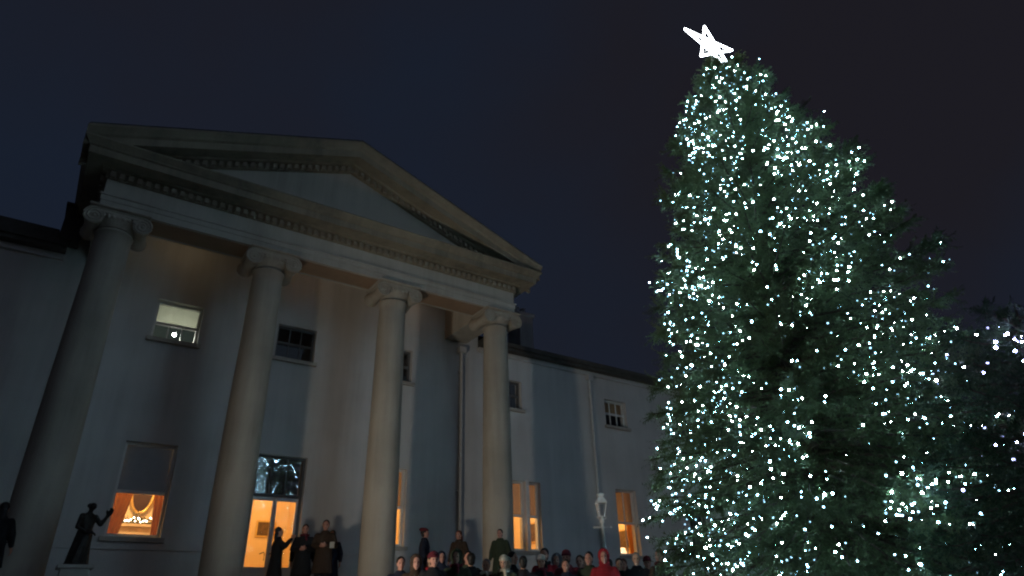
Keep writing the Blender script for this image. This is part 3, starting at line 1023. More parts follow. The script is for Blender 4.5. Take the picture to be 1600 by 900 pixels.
# ------------------------------------------------------------------ conifers
from mathutils.noise import noise as mnoise_
def spruce(name, label, base, H, prof, nbr, seed, needle_mat, sprays, spray_len, lean=0.0):
    rr = random.Random(seed)
    t = thing(name, label, 'tree', base, 0)
    tk = MB()
    tk.tube([(0, 0, -0.05), (0.02, 0, H * 0.3), (0, 0.02, H * 0.7), (0, 0, H)], [0.17, 0.13, 0.06, 0.01], 10)
    tk.build('trunk', 'bark', t, True)
    limbs = MB()
    cr = MB()
    paths = []
    ga = 2.399963
    for i in range(nbr):
        u = (i + 0.5) / nbr
        # more branches low down where the radius is larger
        h = H * (1 - 0.985 * (1 - u) ** 0.62) if False else None
        hh = (u ** 0.60) * (H - 0.25)          # distance below the apex
        z = H - 0.08 - hh
        rmax = 0.98 * lerp_tab(prof, hh) * rr.choice((0.84, 0.92, 1.0, 1.0, 1.04, 1.07)) * rr.uniform(0.95, 1.03)
        a = i * ga + rr.uniform(-0.3, 0.3)
        d = Vector((math.cos(a), math.sin(a), 0))
        rmax *= 1 + 0.17 * mnoise_(Vector((d.x * 1.6, d.y * 1.6, z * 0.95 + seed)))
        rmax *= 1 + lean * (1.35 * min(1, hh / 6.0) - 0.2) * d.dot(Vector((0.5, -0.87, 0)))
        side = Vector((-d.y, d.x, 0))
        lift = 0.55 - 0.75 * (hh / H) + rr.uniform(-0.12, 0.12)
        pts = []
        n = 7
        wob = rr.uniform(-0.12, 0.12)
        for k in range(n):
            s = k / (n - 1)
            pts.append(Vector((0, 0, z)) + d * rmax * s + side * wob * s * s * rmax + Vector((0, 0, rmax * (lift * s - 0.42 * s * s + 0.22 * s ** 4))))
        paths.append(pts)
        limbs.tube(pts, [0.022 * (1 - 0.8 * k / (n - 1)) + 0.004 for k in range(n)], 4)
        # sprays of needles along the outer part of the branch
        ns = max(5, int(sprays * (0.35 + rmax / 2.5)))
        for k in range(ns):
            s = 1 - 0.86 * rr.random() ** 1.25
            if k == 0: s = 1.0
            j = min(n - 2, int(s * (n - 1)))
            f_ = s * (n - 1) - j
            p = pts[j].lerp(pts[j + 1], f_)
            ax = (pts[j + 1] - pts[j]).normalized()
            sd_ = rr.choice((-1, 1)) * rr.uniform(0.35, 1.15)
            if k == 0: sd_ = 0
            tw = (ax * rr.uniform(0.45, 1.0) + side * sd_ + Vector((0, 0, rr.uniform(-0.75, 0.40)))).normalized()
            L_ = spray_len * rr.uniform(0.7, 1.35) * (0.65 + 0.35 * min(1, rmax / 1.2))
            up = Vector((0, 0, 1))
            b1 = tw.cross(up)
            if b1.length < 0.1: b1 = side.copy()
            b1.normalize()
            b2 = b1.cross(tw)
            nn = 15
            for q_ in range(nn):
                v = (q_ + rr.random()) / nn
                o_ = p + tw * L_ * v
                an = rr.uniform(0, 2 * math.pi)
                nd_ = (tw * 0.75 + b1 * math.cos(an) + b2 * math.sin(an) * 0.7).normalized()
                ln_ = rr.uniform(0.05, 0.095) * (1.15 - 0.5 * v)
                wv = nd_.cross(b2 if abs(nd_.dot(b2)) < 0.9 else b1).normalized() * 0.0085
                cr.add([o_ - wv, o_ + wv, o_ + nd_ * ln_], [(0, 1, 2)])
            wv = b1 * 0.006
            cr.add([p - wv, p + wv, p + tw * L_], [(0, 1, 2)])
    limbs.build('limbs', 'bark', t)
    tag(cr.build('crown', needle_mat, t), kind='stuff')
    return t, paths

TB = Vector((9.05, 5.45, gz(5.45)))
TH = 10.86 - TB.z
TPROF = [(0, 0.12), (0.3, 0.30), (0.7, 0.52), (1.3, 0.78), (2.05, 1.06), (2.5, 1.26), (3.85, 1.70), (5.1, 2.02), (6.05, 2.18), (8.05, 2.52), (9.4, 2.68), (10.8, 2.65)]
tree, paths = spruce('christmas_tree', 'tall outdoor Christmas tree covered with cool white lights', TB, TH, TPROF, 740, 5, 'needles', 70, 0.22, 0.13)

from mathutils import noise as mnoise
def patch(p):
    """where the strings were hung thickly or thinly"""
    return 0.5 + 0.48 * mnoise.noise(Vector((p.x * 0.9, p.y * 0.9, p.z * 0.75 + 3.1)))

def light_string(name, label, base, paths, nb, seed, mat1, matn, keep, size, group=None, nparts=300):
    """bulbs strung along the branches on a thin cable"""
    rr = random.Random(seed)
    t = thing(name, label, 'string lights', base)
    pos = []
    cab = MB()
    order = list(range(len(paths)))
    while len(pos) < nb:
        i = rr.choice(order)
        pts = paths[i]
        n = len(pts)
        # a run of the string over one branch: a loose cluster near the outside
        s = 1.05 - 0.5 * rr.random() ** 2.1
        run = rr.choice((1, 2, 3, 4, 5, 6))
        last = None
        for k in range(run):
            ss = min(1.03, max(0.3, s - 0.06 * k + rr.uniform(-0.03, 0.03)))
            j = min(n - 2, int(ss * (n - 1)))
            p = pts[j].lerp(pts[j + 1], ss * (n - 1) - j)
            p = p + Vector([max(-0.16, min(0.16, rr.gauss(0, 0.085))) for _ in range(3)])
            if keep and not keep(p):
                continue
            if patch(p) < rr.uniform(0.10, 0.60):
                continue
            if last is not None:
                cab.tube([last, (last + p) / 2 + Vector((0, 0, -0.03)), p], 0.004, 3, False)
            last = p
            pos.append(p)
    tag(cab.build('cable', 'cable', t), kind='stuff')
    camd = lambda p: (p + base - CAM).length
    def score(p):
        w_ = p + base
        out_ = Vector((p.x, p.y, 0)).normalized()
        tocam = Vector((CAM.x - base.x, CAM.y - base.y, 0)).normalized()
        return -camd(p) + 2.5 * out_.dot(tocam)
    pos.sort(key=score, reverse=True)
    bm1 = MB().ball((0, 0, 0), size, 2).mesh('bulb', mat1, True)
    for p in pos[:nparts]:
        k = rr.uniform(0.75, 1.2)
        inst('bulb', bm1, t, p, None, (k, k, k))
    rest = MB()
    for p in pos[nparts:]:
        rest.ball(p, size * rr.uniform(0.7, 1.2), 1)
    if rest.v:
        tag(rest.build('small_bulbs', matn, t, True), kind='stuff')
    return t

light_string('string_lights', 'dense strings of cool white bulbs wound over the tall Christmas tree', TB, paths, 4300, 21, 'bulb', 'bulbs', None, 0.0106)

# star on the tip: outlined five-pointed neon star
SC = Vector((9.03, 5.55, 11.27))
st = thing('star', 'glowing white five-pointed star outline on the tip of the tree', 'star', (SC.x, SC.y, SC.z - 0.52))
ex, ez = Vector((0.98825, -0.14794, -0.03839)), Vector((0.05403, 0.10317, 0.99320))     # the star hangs a little askew
pts = []
for i in range(10):
    a_ = math.pi / 2 + i * math.pi / 5
    r_ = 0.64 if i % 2 == 0 else 0.235
    pts.append(Vector((0, 0, 0.52)) + ex * r_ * math.cos(a_) + ez * r_ * math.sin(a_))
sm_ = MB()
for i in range(10):
    sm_.cap(pts[i], pts[(i + 1) % 10], 0.021, 0.021, 8)
sm_.build('tube', 'star', st, True)
for i in range(5):  # added glowing tubes that fill the star's centre in place of bloom
    MB().cap(pts[(2 * i + 1) % 10], Vector((0, 0, 0.52)), 0.021, 0.021, 8).build('bloom_fill_spoke', 'star', st, True)
    MB().cap(pts[(2 * i + 1) % 10], pts[(2 * i + 3) % 10], 0.021, 0.021, 8).build('bloom_fill_cross', 'star', st, True)
fm = MB()
for i in range(0, 10, 2):
    fm.tube([pts[i] * 0.95 + Vector((0, 0.05, 0.026)), (0, 0.05, 0.52)], 0.012, 6)
fm.tube([(0, 0.05, 0.55), (0, 0.03, -0.55)], 0.018, 8)
fm.build('bracket', 'housing', st)

# second, smaller conifer at the edge of the frame
T2 = Vector((8.75, 2.32, gz(2.32)))
P2 = [(0, 0.2), (0.5, 0.85), (1.2, 1.35), (2.4, 1.75), (3.6, 1.95), (5.6, 2.0)]
tree2, paths2 = spruce('fir_tree', 'smaller dark fir with sparse violet-white lights beside the tall tree', T2, 4.05, P2, 300, 9, 'needles2', 46, 0.30)
light_string('string_lights', 'sparse violet-white bulbs looped over the smaller dark fir', T2, paths2, 480, 4, 'bulb2', 'bulbs2', lambda p: p.x * 0.27 - p.y * 0.96 > -1.0, 0.0125, nparts=300)

# ------------------------------------------------------------------ people
SK = dict(a=plain('fair skin', (0.50, 0.29, 0.20), 0.55, noise=0.06, scale=20), b=plain('rosy skin', (0.46, 0.23, 0.17), 0.55, noise=0.08, scale=20))
MC = {}
def cm_(name, c, rough=0.85):
    if name not in MC:
        MC[name] = plain(name, c, rough, noise=0.22, scale=30, bump=0.3)
    return MC[name]
COL = dict(black=(0.012, 0.012, 0.014), navy=(0.014, 0.018, 0.035), green=(0.03, 0.042, 0.024), red=(0.24, 0.010, 0.016), wine=(0.10, 0.012, 0.02), grey=(0.09, 0.09, 0.10),
           brown=(0.045, 0.028, 0.018), cream=(0.50, 0.43, 0.33), white=(0.58, 0.54, 0.48), auburn=(0.10, 0.03, 0.015), blond=(0.30, 0.20, 0.10), silver=(0.24, 0.22, 0.20), dark=(0.012, 0.010, 0.009), olive=(0.055, 0.06, 0.035))
def cloth(n):
    return cm_(n + ' wool', COL[n])

def remeshed(mb, voxel, mat, name, smooth_it=4):
    """weld overlapping limbs into one continuous skin"""
    me = mb.mesh(name, None)
    o = bpy.data.objects.new(name, me)
    col.objects.link(o)
    r_ = o.modifiers.new('weld', 'REMESH')
    r_.mode = 'VOXEL'
    r_.voxel_size = voxel
    s_ = o.modifiers.new('soften', 'SMOOTH')
    s_.factor = 0.5
    s_.iterations = smooth_it
    dg = bpy.context.evaluated_depsgraph_get()
    new = bpy.data.meshes.new_from_object(o.evaluated_get(dg))
    bpy.data.objects.remove(o)
    bpy.data.meshes.remove(me)
    new.name = name
    new.materials.clear()
    new.materials.append(mat)
    new.shade_smooth()
    return new

POSES = {   # side: elbow, wrist (local, facing -Y; side +1 is +X)
    'down': {1: ((0.27, 0.02, 1.16), (0.29, -0.07, 0.92)), -1: ((-0.27, 0.02, 1.16), (-0.29, -0.07, 0.92))},
    'clasp': {1: ((0.27, -0.02, 1.17), (0.06, -0.25, 1.17)), -1: ((-0.27, -0.02, 1.17), (-0.06, -0.25, 1.15))},
    'phone': {1: ((0.27, 0.0, 1.16), (0.27, -0.12, 0.95)), -1: ((-0.26, -0.16, 1.24), (-0.12, -0.34, 1.46))},
    'both_up': {1: ((0.25, -0.17, 1.27), (0.09, -0.34, 1.50)), -1: ((-0.25, -0.17, 1.27), (-0.09, -0.34, 1.48))},
}

def hand(mb, w_, d, nrm, side):
    """palm, four bent fingers of different lengths and a thumb"""
    d = d.normalized()
    nrm = (nrm - d * nrm.dot(d)).normalized()
    sx = d.cross(nrm).normalized() * side
    for k, (off, ln_) in enumerate(((-0.030, 0.066), (-0.010, 0.076), (0.010, 0.072), (0.029, 0.056))):
        kn = w_ + d * 0.085 + sx * off
        mb.cap(w_ + sx * off * 0.6, kn, 0.017, 0.014, 8)
        mid = kn + d * ln_ * 0.5 + nrm * 0.012
        mb.cap(kn, mid, 0.0105, 0.0095, 6)
        mb.cap(mid, mid + d * ln_ * 0.32 + nrm * ln_ * 0.42, 0.0095, 0.0085, 6)
    th = w_ + d * 0.03 - sx * 0.032
    t2 = th + d * 0.035 - sx * 0.028 + nrm * 0.01
    mb.cap(th, t2, 0.014, 0.012, 6)
    mb.cap(t2, t2 + d * 0.032 - sx * 0.004 + nrm * 0.012, 0.012, 0.010, 6)

def person(x, y, h, face, label, coat, hair, skin='a', hat=None, hatc='red', scarf=None, pose='down', nod=0.0, legs='black', long_hair=False, zbase=None):
    k = h / 1.76
    t = thing('person', label, 'person', (x, y, floor_at(x, y) if zbase is None else zbase), rad(face))
    sk = SK[skin]
    P = POSES[pose]
    HC = Vector((0, -0.025, 1.64))
    # body in one skin: trunk, neck, head with nose, chin and ears, arms with hands, legs with feet
    b = MB()
    b.eloft([((0, 0, 0.86), 0.15, 0.10), ((0, 0, 0.95), 0.165, 0.11), ((0, 0, 1.08), 0.14, 0.095), ((0, 0, 1.30), 0.165, 0.11), ((0, 0, 1.42), 0.15, 0.085), ((0, 0, 1.47), 0.07, 0.06)])
    b.cap((0, 0.005, 1.42), (0, -0.012, 1.56), 0.056, 0.052)
    b.ball(HC + Vector((0, 0.012, 0.02)), 0.1, 3, (0.76, 0.93, 1.0))
    b.ball(HC + Vector((0, -0.02, -0.045)), 0.1, 3, (0.60, 0.66, 0.74))
    b.ball(HC + Vector((0, -0.062, -0.105)), 0.022, 2)
    b.cap(HC + Vector((0, -0.082, 0.008)), HC + Vector((0, -0.102, -0.03)), 0.009, 0.014, 8)
    b.cap(HC + Vector((-0.03, -0.078, 0.026)), HC + Vector((0.03, -0.078, 0.026)), 0.011, 0.011, 8)
    for s in (-1, 1):
        b.ball(HC + Vector((s * 0.076, 0.012, -0.012)), 0.03, 2, (0.35, 0.6, 1.0))
        b.ball(HC + Vector((s * 0.036, -0.055, -0.032)), 0.025, 2)
        sh_ = Vector((s * 0.175, 0.0, 1.405))
        el, wr = Vector(P[s][0]), Vector(P[s][1])
        b.cap(sh_, el, 0.050, 0.040)
        b.cap(el, wr, 0.040, 0.028)
        nr = Vector((-s, 0, 0)) if pose == 'down' else Vector((-s * 0.6, -0.3, 0.2))
        hand(b, wr, wr - el, nr, s)
        hp, kn, an = Vector((s * 0.09, 0, 0.88)), Vector((s * 0.10, -0.02, 0.49)), Vector((s * 0.105, 0.02, 0.09))
        b.cap(hp, kn, 0.085, 0.055)
        b.cap(kn, an, 0.054, 0.038)
        b.cap(an + Vector((0, 0, -0.045)), an + Vector((s * 0.015, -0.15, -0.055)), 0.04, 0.033)
    if nod:
        piv = Vector((0, 0.0, 1.52))
        mt = Matrix.Rotation(nod, 3, 'X')
        def nodv(v):
            v = Vector(v)
            if v.z > 1.5 and abs(v.x) < 0.13 and v.y > -0.2:
                f_ = min(1, (v.z - 1.5) / 0.05)
                return v.lerp(piv + mt @ (v - piv), f_)
            return v
    else:
        nodv = lambda v: Vector(v)
    def put(mb, name, mat, voxel=None, smooth=True):
        mb.v = [tuple(nodv(v) * k) for v in mb.v]
        if voxel:
            me = remeshed(mb, voxel, mat, name)
            o = bpy.data.objects.new(name, me)
            col.objects.link(o)
            o.parent = t
            return o
        return mb.build(name, mat, t, smooth)
    put(b, 'body', sk, 0.0115)
    for s in (-1, 1):
        put(MB().ball(HC + Vector((s * 0.031, -0.079, 0.004)), 0.0115, 2), 'eye', cloth('dark'))
    put(MB().ball(HC + Vector((0, -0.083, -0.066)), 0.02, 2, (1.0, 0.35, 0.4)), 'mouth', cm_('lips', (0.30, 0.09, 0.08), 0.5))
    # trousers and shoes
    tr = MB()
    for s in (-1, 1):
        tr.cap((s * 0.09, 0, 0.90), (s * 0.10, -0.02, 0.49), 0.105, 0.075)
        tr.cap((s * 0.10, -0.02, 0.49), (s * 0.105, 0.02, 0.13), 0.073, 0.062)
    put(tr, 'trousers', cloth(legs), 0.02)
    for s in (-1, 1):
        put(MB().ball((s * 0.113, -0.055, 0.048), 0.1, 2, (0.52, 1.42, 0.478)), 'shoe', cloth('dark'))
    # coat: flared body, sleeves to the wrist, stand-up collar
    c = MB()
    c.eloft([((0, 0.0, 0.56), 0.255, 0.20), ((0, 0, 0.80), 0.225, 0.17), ((0, 0, 1.05), 0.195, 0.145), ((0, 0, 1.28), 0.215, 0.15), ((0, 0, 1.40), 0.20, 0.125), ((0, 0, 1.47), 0.115, 0.095), ((0, 0.012, 1.525), 0.085, 0.08)])
    for s in (-1, 1):
        sh_ = Vector((s * 0.178, 0.0, 1.395))
        el, wr = Vector(P[s][0]), Vector(P[s][1])
        c.cap(sh_, el, 0.080, 0.066)
        c.cap(el, wr - (wr - el).normalized() * 0.045, 0.066, 0.050)
    co = put(c, 'coat', cloth(coat), 0.017)
    for j in range(3):
        q_ = MB().ball(Vector((0, -0.152 - 0.004 * j, 1.27 - 0.13 * j)) * k, 0.013 * k, 1, (1, 0.5, 1))
        q_.build('button', cloth('dark'), co, True)
    if scarf:
        q_ = MB()
        ring = [(0.098 * math.cos(a_), -0.012 + 0.093 * math.sin(a_), 1.505 + 0.012 * math.sin(3 * a_)) for a_ in [2 * math.pi * i / 20 for i in range(21)]]
        q_.tube(ring, 0.030, 8)
        q_.cap((0.035, -0.10, 1.49), (0.055, -0.165, 1.38), 0.034, 0.03)
        put(q_, 'scarf', cloth(scarf), 0.014)
    hm_ = MB()
    if hat != 'hood':
        hm_.ball(HC + Vector((0, 0.030, 0.038)), 0.1, 3, (0.87, 0.98, 1.02))
        if long_hair:
            hm_.eloft([((0, 0.062, 1.36), 0.085, 0.035), ((0, 0.062, 1.48), 0.098, 0.05), ((0, 0.05, 1.62), 0.09, 0.06)])
        else:
            hm_.ball(HC + Vector((0, 0.052, -0.035)), 0.07, 2, (1.05, 0.8, 1.1))
        put(hm_, 'hair', cm_(hair + ' hair', COL[hair], 0.5), 0.014)
    if hat == 'knit':
        q_ = MB()
        q_.eloft([(HC + Vector((0, 0.018, 0.035)), 0.093, 0.112), (HC + Vector((0, 0.018, 0.07)), 0.096, 0.114), (HC + Vector((0, 0.02, 0.072)), 0.090, 0.108),
                  (HC + Vector((0, 0.02, 0.11)), 0.082, 0.098), (HC + Vector((0, 0.022, 0.14)), 0.055, 0.068), (HC + Vector((0, 0.022, 0.155)), 0.02, 0.03)])
        put(q_, 'hat', cloth(hatc))
    elif hat == 'beret':
        q_ = MB()
        q_.ball(HC + Vector((0.012, 0.03, 0.095)), 0.13, 3, (0.98, 1.05, 0.36), Matrix.Rotation(0.22, 3, 'X') @ Matrix.Rotation(0.2, 3, 'Y'))
        q_.eloft([(HC + Vector((0, 0.02, 0.045)), 0.088, 0.106), (HC + Vector((0, 0.02, 0.085)), 0.090, 0.108)])
        put(q_, 'beret', cloth(hatc), 0.012)
    elif hat == 'hood':
        q_ = MB()
        q_.ball(HC + Vector((0, 0.045, 0.02)), 0.13, 3, (0.86, 0.86, 1.08))
        q_.ball(HC + Vector((0, 0.05, -0.10)), 0.11, 2, (1.0, 0.8, 0.8))
        ring = [(0.092 * math.cos(a_), HC.y - 0.035 + 0.03 * abs(math.cos(a_)), HC.z + 0.012 + 0.118 * math.sin(a_)) for a_ in [2 * math.pi * i / 24 for i in range(25)]]
        q_.tube(ring, 0.024, 8)
        put(q_, 'hood', cloth(hatc), 0.013)
    return t

def facing(x, y, extra=0):
    return math.degrees(math.atan2(-x, y)) + extra

PEOPLE = [
    # on the portico floor
    (4.88, 16.90, 1.60, 80, 'person in a dark flared coat in profile before the lit glass doors', dict(coat='black', hair='dark', pose='both_up', long_hair=True, nod=-0.15)),
    (5.51, 16.90, 1.69, -20, 'person in black with a dark red scarf, right of the lit doors', dict(coat='black', hair='brown', scarf='wine', skin='b', pose='clasp')),
    (5.95, 16.70, 1.79, -25, 'tall brown-haired person in a dark brown coat by the third column', dict(coat='brown', hair='brown', skin='b', pose='clasp')),
    (8.64, 16.60, 1.70, 60, 'person in a red beret and long dark coat near the third column', dict(coat='navy', hair='dark', hat='beret', hatc='wine', skin='b', nod=-0.12)),
    (9.64, 16.50, 1.68, -60, 'auburn-haired person in a brown coat turned aside between the columns', dict(coat='brown', hair='auburn', skin='b', long_hair=True)),
    (10.27, 15.42, 1.63, -50, 'dark-haired person in a dark green jacket before the fourth column', dict(coat='green', hair='dark', skin='b')),
    # front row on the forecourt
    (5.89, 11.00, 1.66, None, 'red-hatted person with a wide red scarf over a black coat', dict(coat='black', hair='blond', hat='knit', hatc='wine', scarf='red', pose='clasp')),
    (6.50, 11.20, 1.72, None, 'person with a dark green hood and a red collar', dict(coat='green', hair='dark', hat='hood', hatc='green', scarf='wine')),
    (6.98, 10.95, 1.66, None, 'silver-haired person with a long white scarf', dict(coat='brown', hair='silver', scarf='white', pose='clasp')),
    (7.10, 10.55, 1.64, None, 'person in a cream knitted hat and cream scarf over an olive jacket', dict(coat='olive', hair='blond', hat='knit', hatc='cream', scarf='cream')),
    (7.42, 10.40, 1.64, 150, 'black-haired person in a black coat turned away from the forecourt', dict(coat='black', hair='dark')),
    (7.62, 11.20, 1.72, None, 'grey-haired person in a grey coat behind the black-haired one', dict(coat='grey', hair='silver')),
    (7.97, 10.60, 1.64, None, 'person in a white knitted hat with a red scarf and black coat', dict(coat='black', hair='brown', hat='knit', hatc='white', scarf='wine')),
    (8.52, 11.20, 1.90, None, 'dark-haired person in a bright red coat behind the white knitted hat', dict(coat='red', hair='dark', skin='b', scarf='black')),
    (8.55, 10.55, 1.70, None, 'person in a dark red hat and wine coat beside the red hooded coat', dict(coat='wine', hair='brown', hat='knit', hatc='wine', skin='b')),
    (8.56, 9.50, 1.73, None, 'person in a bright red hooded coat in front of the lamp post', dict(coat='red', hair='dark', hat='hood', hatc='red', skin='b', pose='clasp')),
    (9.86, 10.50, 1.66, None, 'person raising a phone in front of the lit lamp-post window', dict(coat='black', hair='dark', pose='phone')),
    (9.90, 10.05, 1.70, None, 'silver-haired person in a black coat before the lamp-post window', dict(coat='black', hair='silver')),
    (10.12, 9.62, 1.76, -80, 'person in a dark brown coat in profile beside the lit tree', dict(coat='brown', hair='auburn', skin='b', scarf='wine')),
    (-0.52, 15.10, 1.58, 165, 'person in a black coat turned away in front of the first column', dict(coat='black', hair='dark', long_hair=True)),
    (6.22, 11.75, 1.76, None, 'person in a black hood behind the red-scarfed singer', dict(coat='black', hair='dark', hat='hood', hatc='black', skin='b')),
    (5.55, 11.55, 1.66, None, 'dark-haired person in navy at the end of the front row by the steps', dict(coat='navy', hair='dark', skin='b')),
    (8.28, 10.25, 1.62, None, 'person in a navy coat below the bright red coat', dict(coat='navy', hair='brown', skin='b')),
    (9.05, 10.75, 1.68, None, 'brown-haired person in black between the two red coats', dict(coat='black', hair='brown', skin='b')),
    (9.40, 10.30, 1.66, 140, 'dark-haired person in brown with their back turned by the red hooded coat', dict(coat='brown', hair='dark')),
    (7.45, 13.50, 1.62, None, 'person in a navy hood standing on the lower steps', dict(coat='navy', hair='dark', hat='hood', hatc='navy', skin='b')),
    (5.62, 10.45, 1.56, None, 'person in a wine knitted hat and black coat beside the red-scarfed one', dict(coat='black', hair='brown', hat='knit', hatc='wine', skin='b')),
    (7.16, 11.90, 1.80, None, 'dark-haired person in olive behind the cream knitted hat', dict(coat='olive', hair='dark', skin='b')),
    (8.28, 12.00, 1.82, 30, 'tall person in a black coat looking sideways behind the crowd', dict(coat='black', hair='dark', skin='b')),
    (9.14, 11.60, 1.78, None, 'person in a grey hood standing behind the wine hat', dict(coat='grey', hair='dark', hat='hood', hatc='grey', skin='b')),
    (9.67, 11.40, 1.70, None, 'brown-haired person in black with a red scarf near the lamp post', dict(coat='black', hair='brown', scarf='red')),
    (8.73, 10.10, 1.66, None, 'person in a dark green coat between the wine hat and the red hood', dict(coat='green', hair='dark', skin='b')),
    (10.45, 11.00, 1.70, None, 'auburn-haired person in navy below the lamp-post window', dict(coat='navy', hair='auburn', skin='b', long_hair=True)),
    (10.55, 10.40, 1.62, None, 'person in a wine hat close to the lit tree', dict(coat='black', hair='dark', hat='knit', hatc='wine', skin='b')),
    (5.37, 10.60, 1.62, None, 'person in a brown hood at the front of the crowd by the third column', dict(coat='brown', hair='dark', hat='hood', hatc='brown', skin='b')),
    (5.72, 17.55, 1.66, -10, 'person in black against the wall between the doors and the third column', dict(coat='black', hair='dark', skin='b')),
    (6.32, 17.20, 1.62, -35, 'person in a navy coat at the end of the group by the doors', dict(coat='navy', hair='brown', skin='b')),
    (7.05, 11.60, 1.74, 165, 'dark-haired person in black with back turned behind the white scarf', dict(coat='black', hair='dark')),
]
for x, y, h, fc, lab, kw in PEOPLE:
    kw = dict(kw)
    if y < 13:
        h *= R.uniform(0.955, 1.05)
    person(x, y, h, facing(x, y, R.uniform(-14, 14)) if fc is None else fc, lab, kw.pop('coat'), kw.pop('hair'), **kw)

def held(name, label, cat, loc, rz, size, mat):
    o = MB().bevbox((-size[0] / 2, -size[1] / 2, 0), (size[0] / 2, size[1] / 2, size[2]), 0.003).build(name, mat, None, loc=loc)
    o.rotation_euler = (rad(-15), 0, rad(rz))
    return tag(o, label, cat)
held('song_sheet', 'small pale song sheet held by the tall person by the third column', 'sheet', (6.02, 16.36, FL + 1.12), -25, (0.11, 0.006, 0.15), 'frieze')

# ------------------------------------------------------------------ bronze statue on a pale plinth beside the first column
SX, SY = 0.78, 15.15
pl = thing('plinth', 'pale limestone plinth carrying the dark statue', 'plinth', (SX, SY, FL))
MB().bevbox((-0.30, -0.30, 0.0), (0.30, 0.30, 0.10), 0.012).build('plinth_base', 'plinth', pl)
MB().bevbox((-0.23, -0.23, 0.101), (0.23, 0.23, 0.50), 0.01).build('die', 'plinth', pl)
MB().bevbox((-0.29, -0.29, 0.501), (0.29, 0.29, 0.57), 0.015).build('cap', 'plinth', pl)
stt = thing('statue', 'dark bronze draped figure with one arm raised, on the pale plinth', 'statue', (SX, SY, FL + 0.571), rad(35))
b = MB()
b.eloft([((0, 0, 0.0), 0.17, 0.16), ((0, 0, 0.03), 0.17, 0.16)])
b.eloft([((0, 0, 0.03), 0.155, 0.14), ((0.01, 0, 0.25), 0.125, 0.11), ((0.02, 0, 0.48), 0.12, 0.10), ((0.02, 0, 0.62), 0.095, 0.08), ((0.02, 0, 0.78), 0.12, 0.085), ((0.02, 0, 0.88), 0.10, 0.06), ((0.02, 0, 0.92), 0.04, 0.04)])
b.cap((0.02, 0, 0.88), (0.025, -0.01, 0.97), 0.036, 0.034)
b.ball((0.028, -0.02, 1.03), 0.068, 2, (0.8, 0.95, 1.08))
b.ball((0.028, 0.03, 1.05), 0.05, 2)
b.cap((0.028, -0.082, 1.03), (0.028, -0.092, 1.015), 0.008, 0.010)
b.cap((0.13, 0, 0.86), (0.21, -0.05, 0.72), 0.044, 0.036)
b.cap((0.21, -0.05, 0.72), (0.26, -0.10, 0.88), 0.036, 0.026)
hand(b, Vector((0.26, -0.10, 0.88)), Vector((0.25, -0.2, 0.8)), Vector((-0.4, -0.3, 0.3)), 1)
b.cap((-0.09, 0, 0.86), (-0.15, -0.03, 0.64), 0.042, 0.034)
b.cap((-0.15, -0.03, 0.64), (-0.05, -0.12, 0.56), 0.034, 0.026)
hand(b, Vector((-0.05, -0.12, 0.56)), Vector((0.8, -0.3, -0.1)), Vector((0, 0.4, -0.5)), -1)
for i in range(9):
    a_ = 2 * math.pi * i / 9 + 0.2
    b.tube([(0.15 * math.cos(a_), 0.135 * math.sin(a_), 0.03), (0.01 + 0.125 * math.cos(a_ + 0.2), 0.11 * math.sin(a_ + 0.2), 0.28), (0.02 + 0.105 * math.cos(a_ + 0.5), 0.09 * math.sin(a_ + 0.5), 0.60)], [0.02, 0.018, 0.010], 6)
me = remeshed(b, 0.0105, M['bronze'], 'figure', 3)
o = bpy.data.objects.new('figure', me)
col.objects.link(o)
o.scale = (1.22, 1.22, 1.0)
o.parent = stt

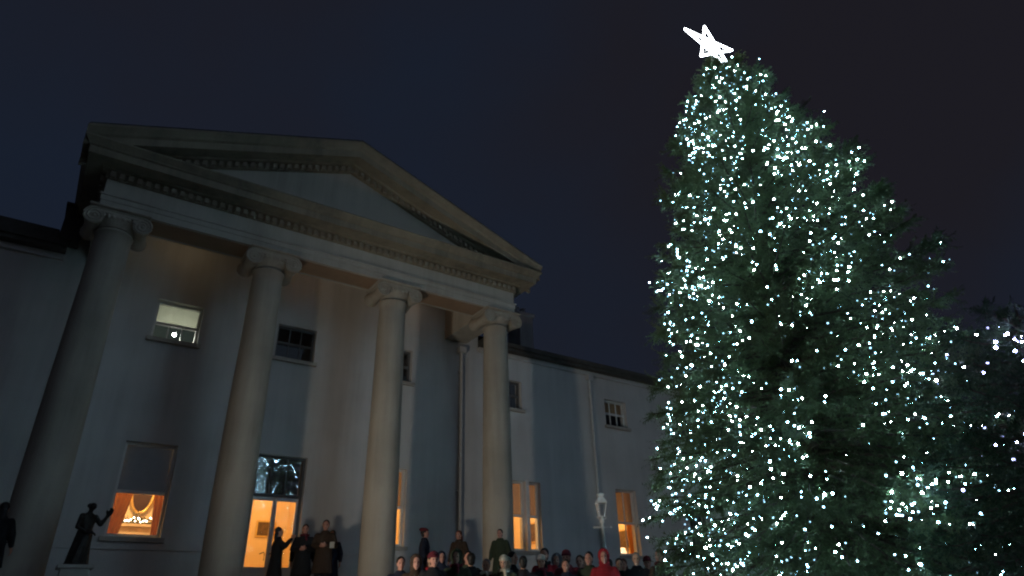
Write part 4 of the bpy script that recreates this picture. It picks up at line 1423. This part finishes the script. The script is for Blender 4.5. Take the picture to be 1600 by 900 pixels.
# ------------------------------------------------------------------ unlit white lamp post
LX, LY = 11.04, 12.2
lp = thing('lamp_post', 'unlit white lamp post with a glazed lantern and short crossbar', 'lamp post', (LX, LY, gz(LY)), rad(-30))
LH = 3.68 - gz(LY)
lz = LH - 0.66
MB().lathe([(0.13, 0), (0.13, 0.12), (0.09, 0.16), (0.075, 0.5), (0.05, 0.56), (0.036, 0.62), (0.032, lz - 0.12), (0.06, lz - 0.10), (0.06, lz - 0.06), (0.035, lz - 0.03), (0.03, lz + 0.03)], n=18).build('post', 'lamp_white', lp, True)
q = MB().tube([(-0.19, 0, lz - 0.20), (0.19, 0, lz - 0.20)], 0.016, 8)
for s in (-1, 1):
    q.ball((s * 0.2, 0, lz - 0.20), 0.028, 2)
    q.tube([(s * 0.05, 0, lz - 0.03), (s * 0.10, 0, lz + 0.0), (s * 0.115, 0, lz + 0.05)], 0.012, 6)
q.build('crossbar', 'lamp_white', lp, True)
lan = MB()
B0, B1, HT = 0.06, 0.105, 0.28
lan.box((-B0 - 0.012, -B0 - 0.012, lz + 0.03), (B0 + 0.012, B0 + 0.012, lz + 0.055))
lan.box((-B1 - 0.02, -B1 - 0.02, lz + 0.055 + HT), (B1 + 0.02, B1 + 0.02, lz + 0.085 + HT))
for sx in (-1, 1):
    for sy in (-1, 1):
        lan.tube([(sx * B0, sy * B0, lz + 0.05), (sx * B1, sy * B1, lz + 0.06 + HT)], 0.014, 5)
lo_ = lan.build('lantern', 'lamp_white', lp)
rf_ = MB()
rz_ = lz + 0.086 + HT
rf_.loft([[(sx * r_, sy * r_, z) for sx, sy in ((-1, -1), (1, -1), (1, 1), (-1, 1))] for r_, z in ((B1 + 0.02, rz_), (0.06, rz_ + 0.10), (0.06, rz_ + 0.105), (0.06, rz_ + 0.15), (0.085, rz_ + 0.155), (0.075, rz_ + 0.185), (0.01, rz_ + 0.215))])
rf_.build('lantern_roof', 'lamp_white', lp)
for a_ in range(4):
    m = MB()
    c0, c1 = B0 - 0.002, B1 - 0.002
    m.add([(-c0, -c0, lz + 0.055), (c0, -c0, lz + 0.055), (c1, -c1, lz + 0.055 + HT), (-c1, -c1, lz + 0.055 + HT)], [(0, 1, 2, 3)])
    o = m.build('lantern_pane', 'glass', lo_)
    o.rotation_euler = (0, 0, a_ * math.pi / 2)
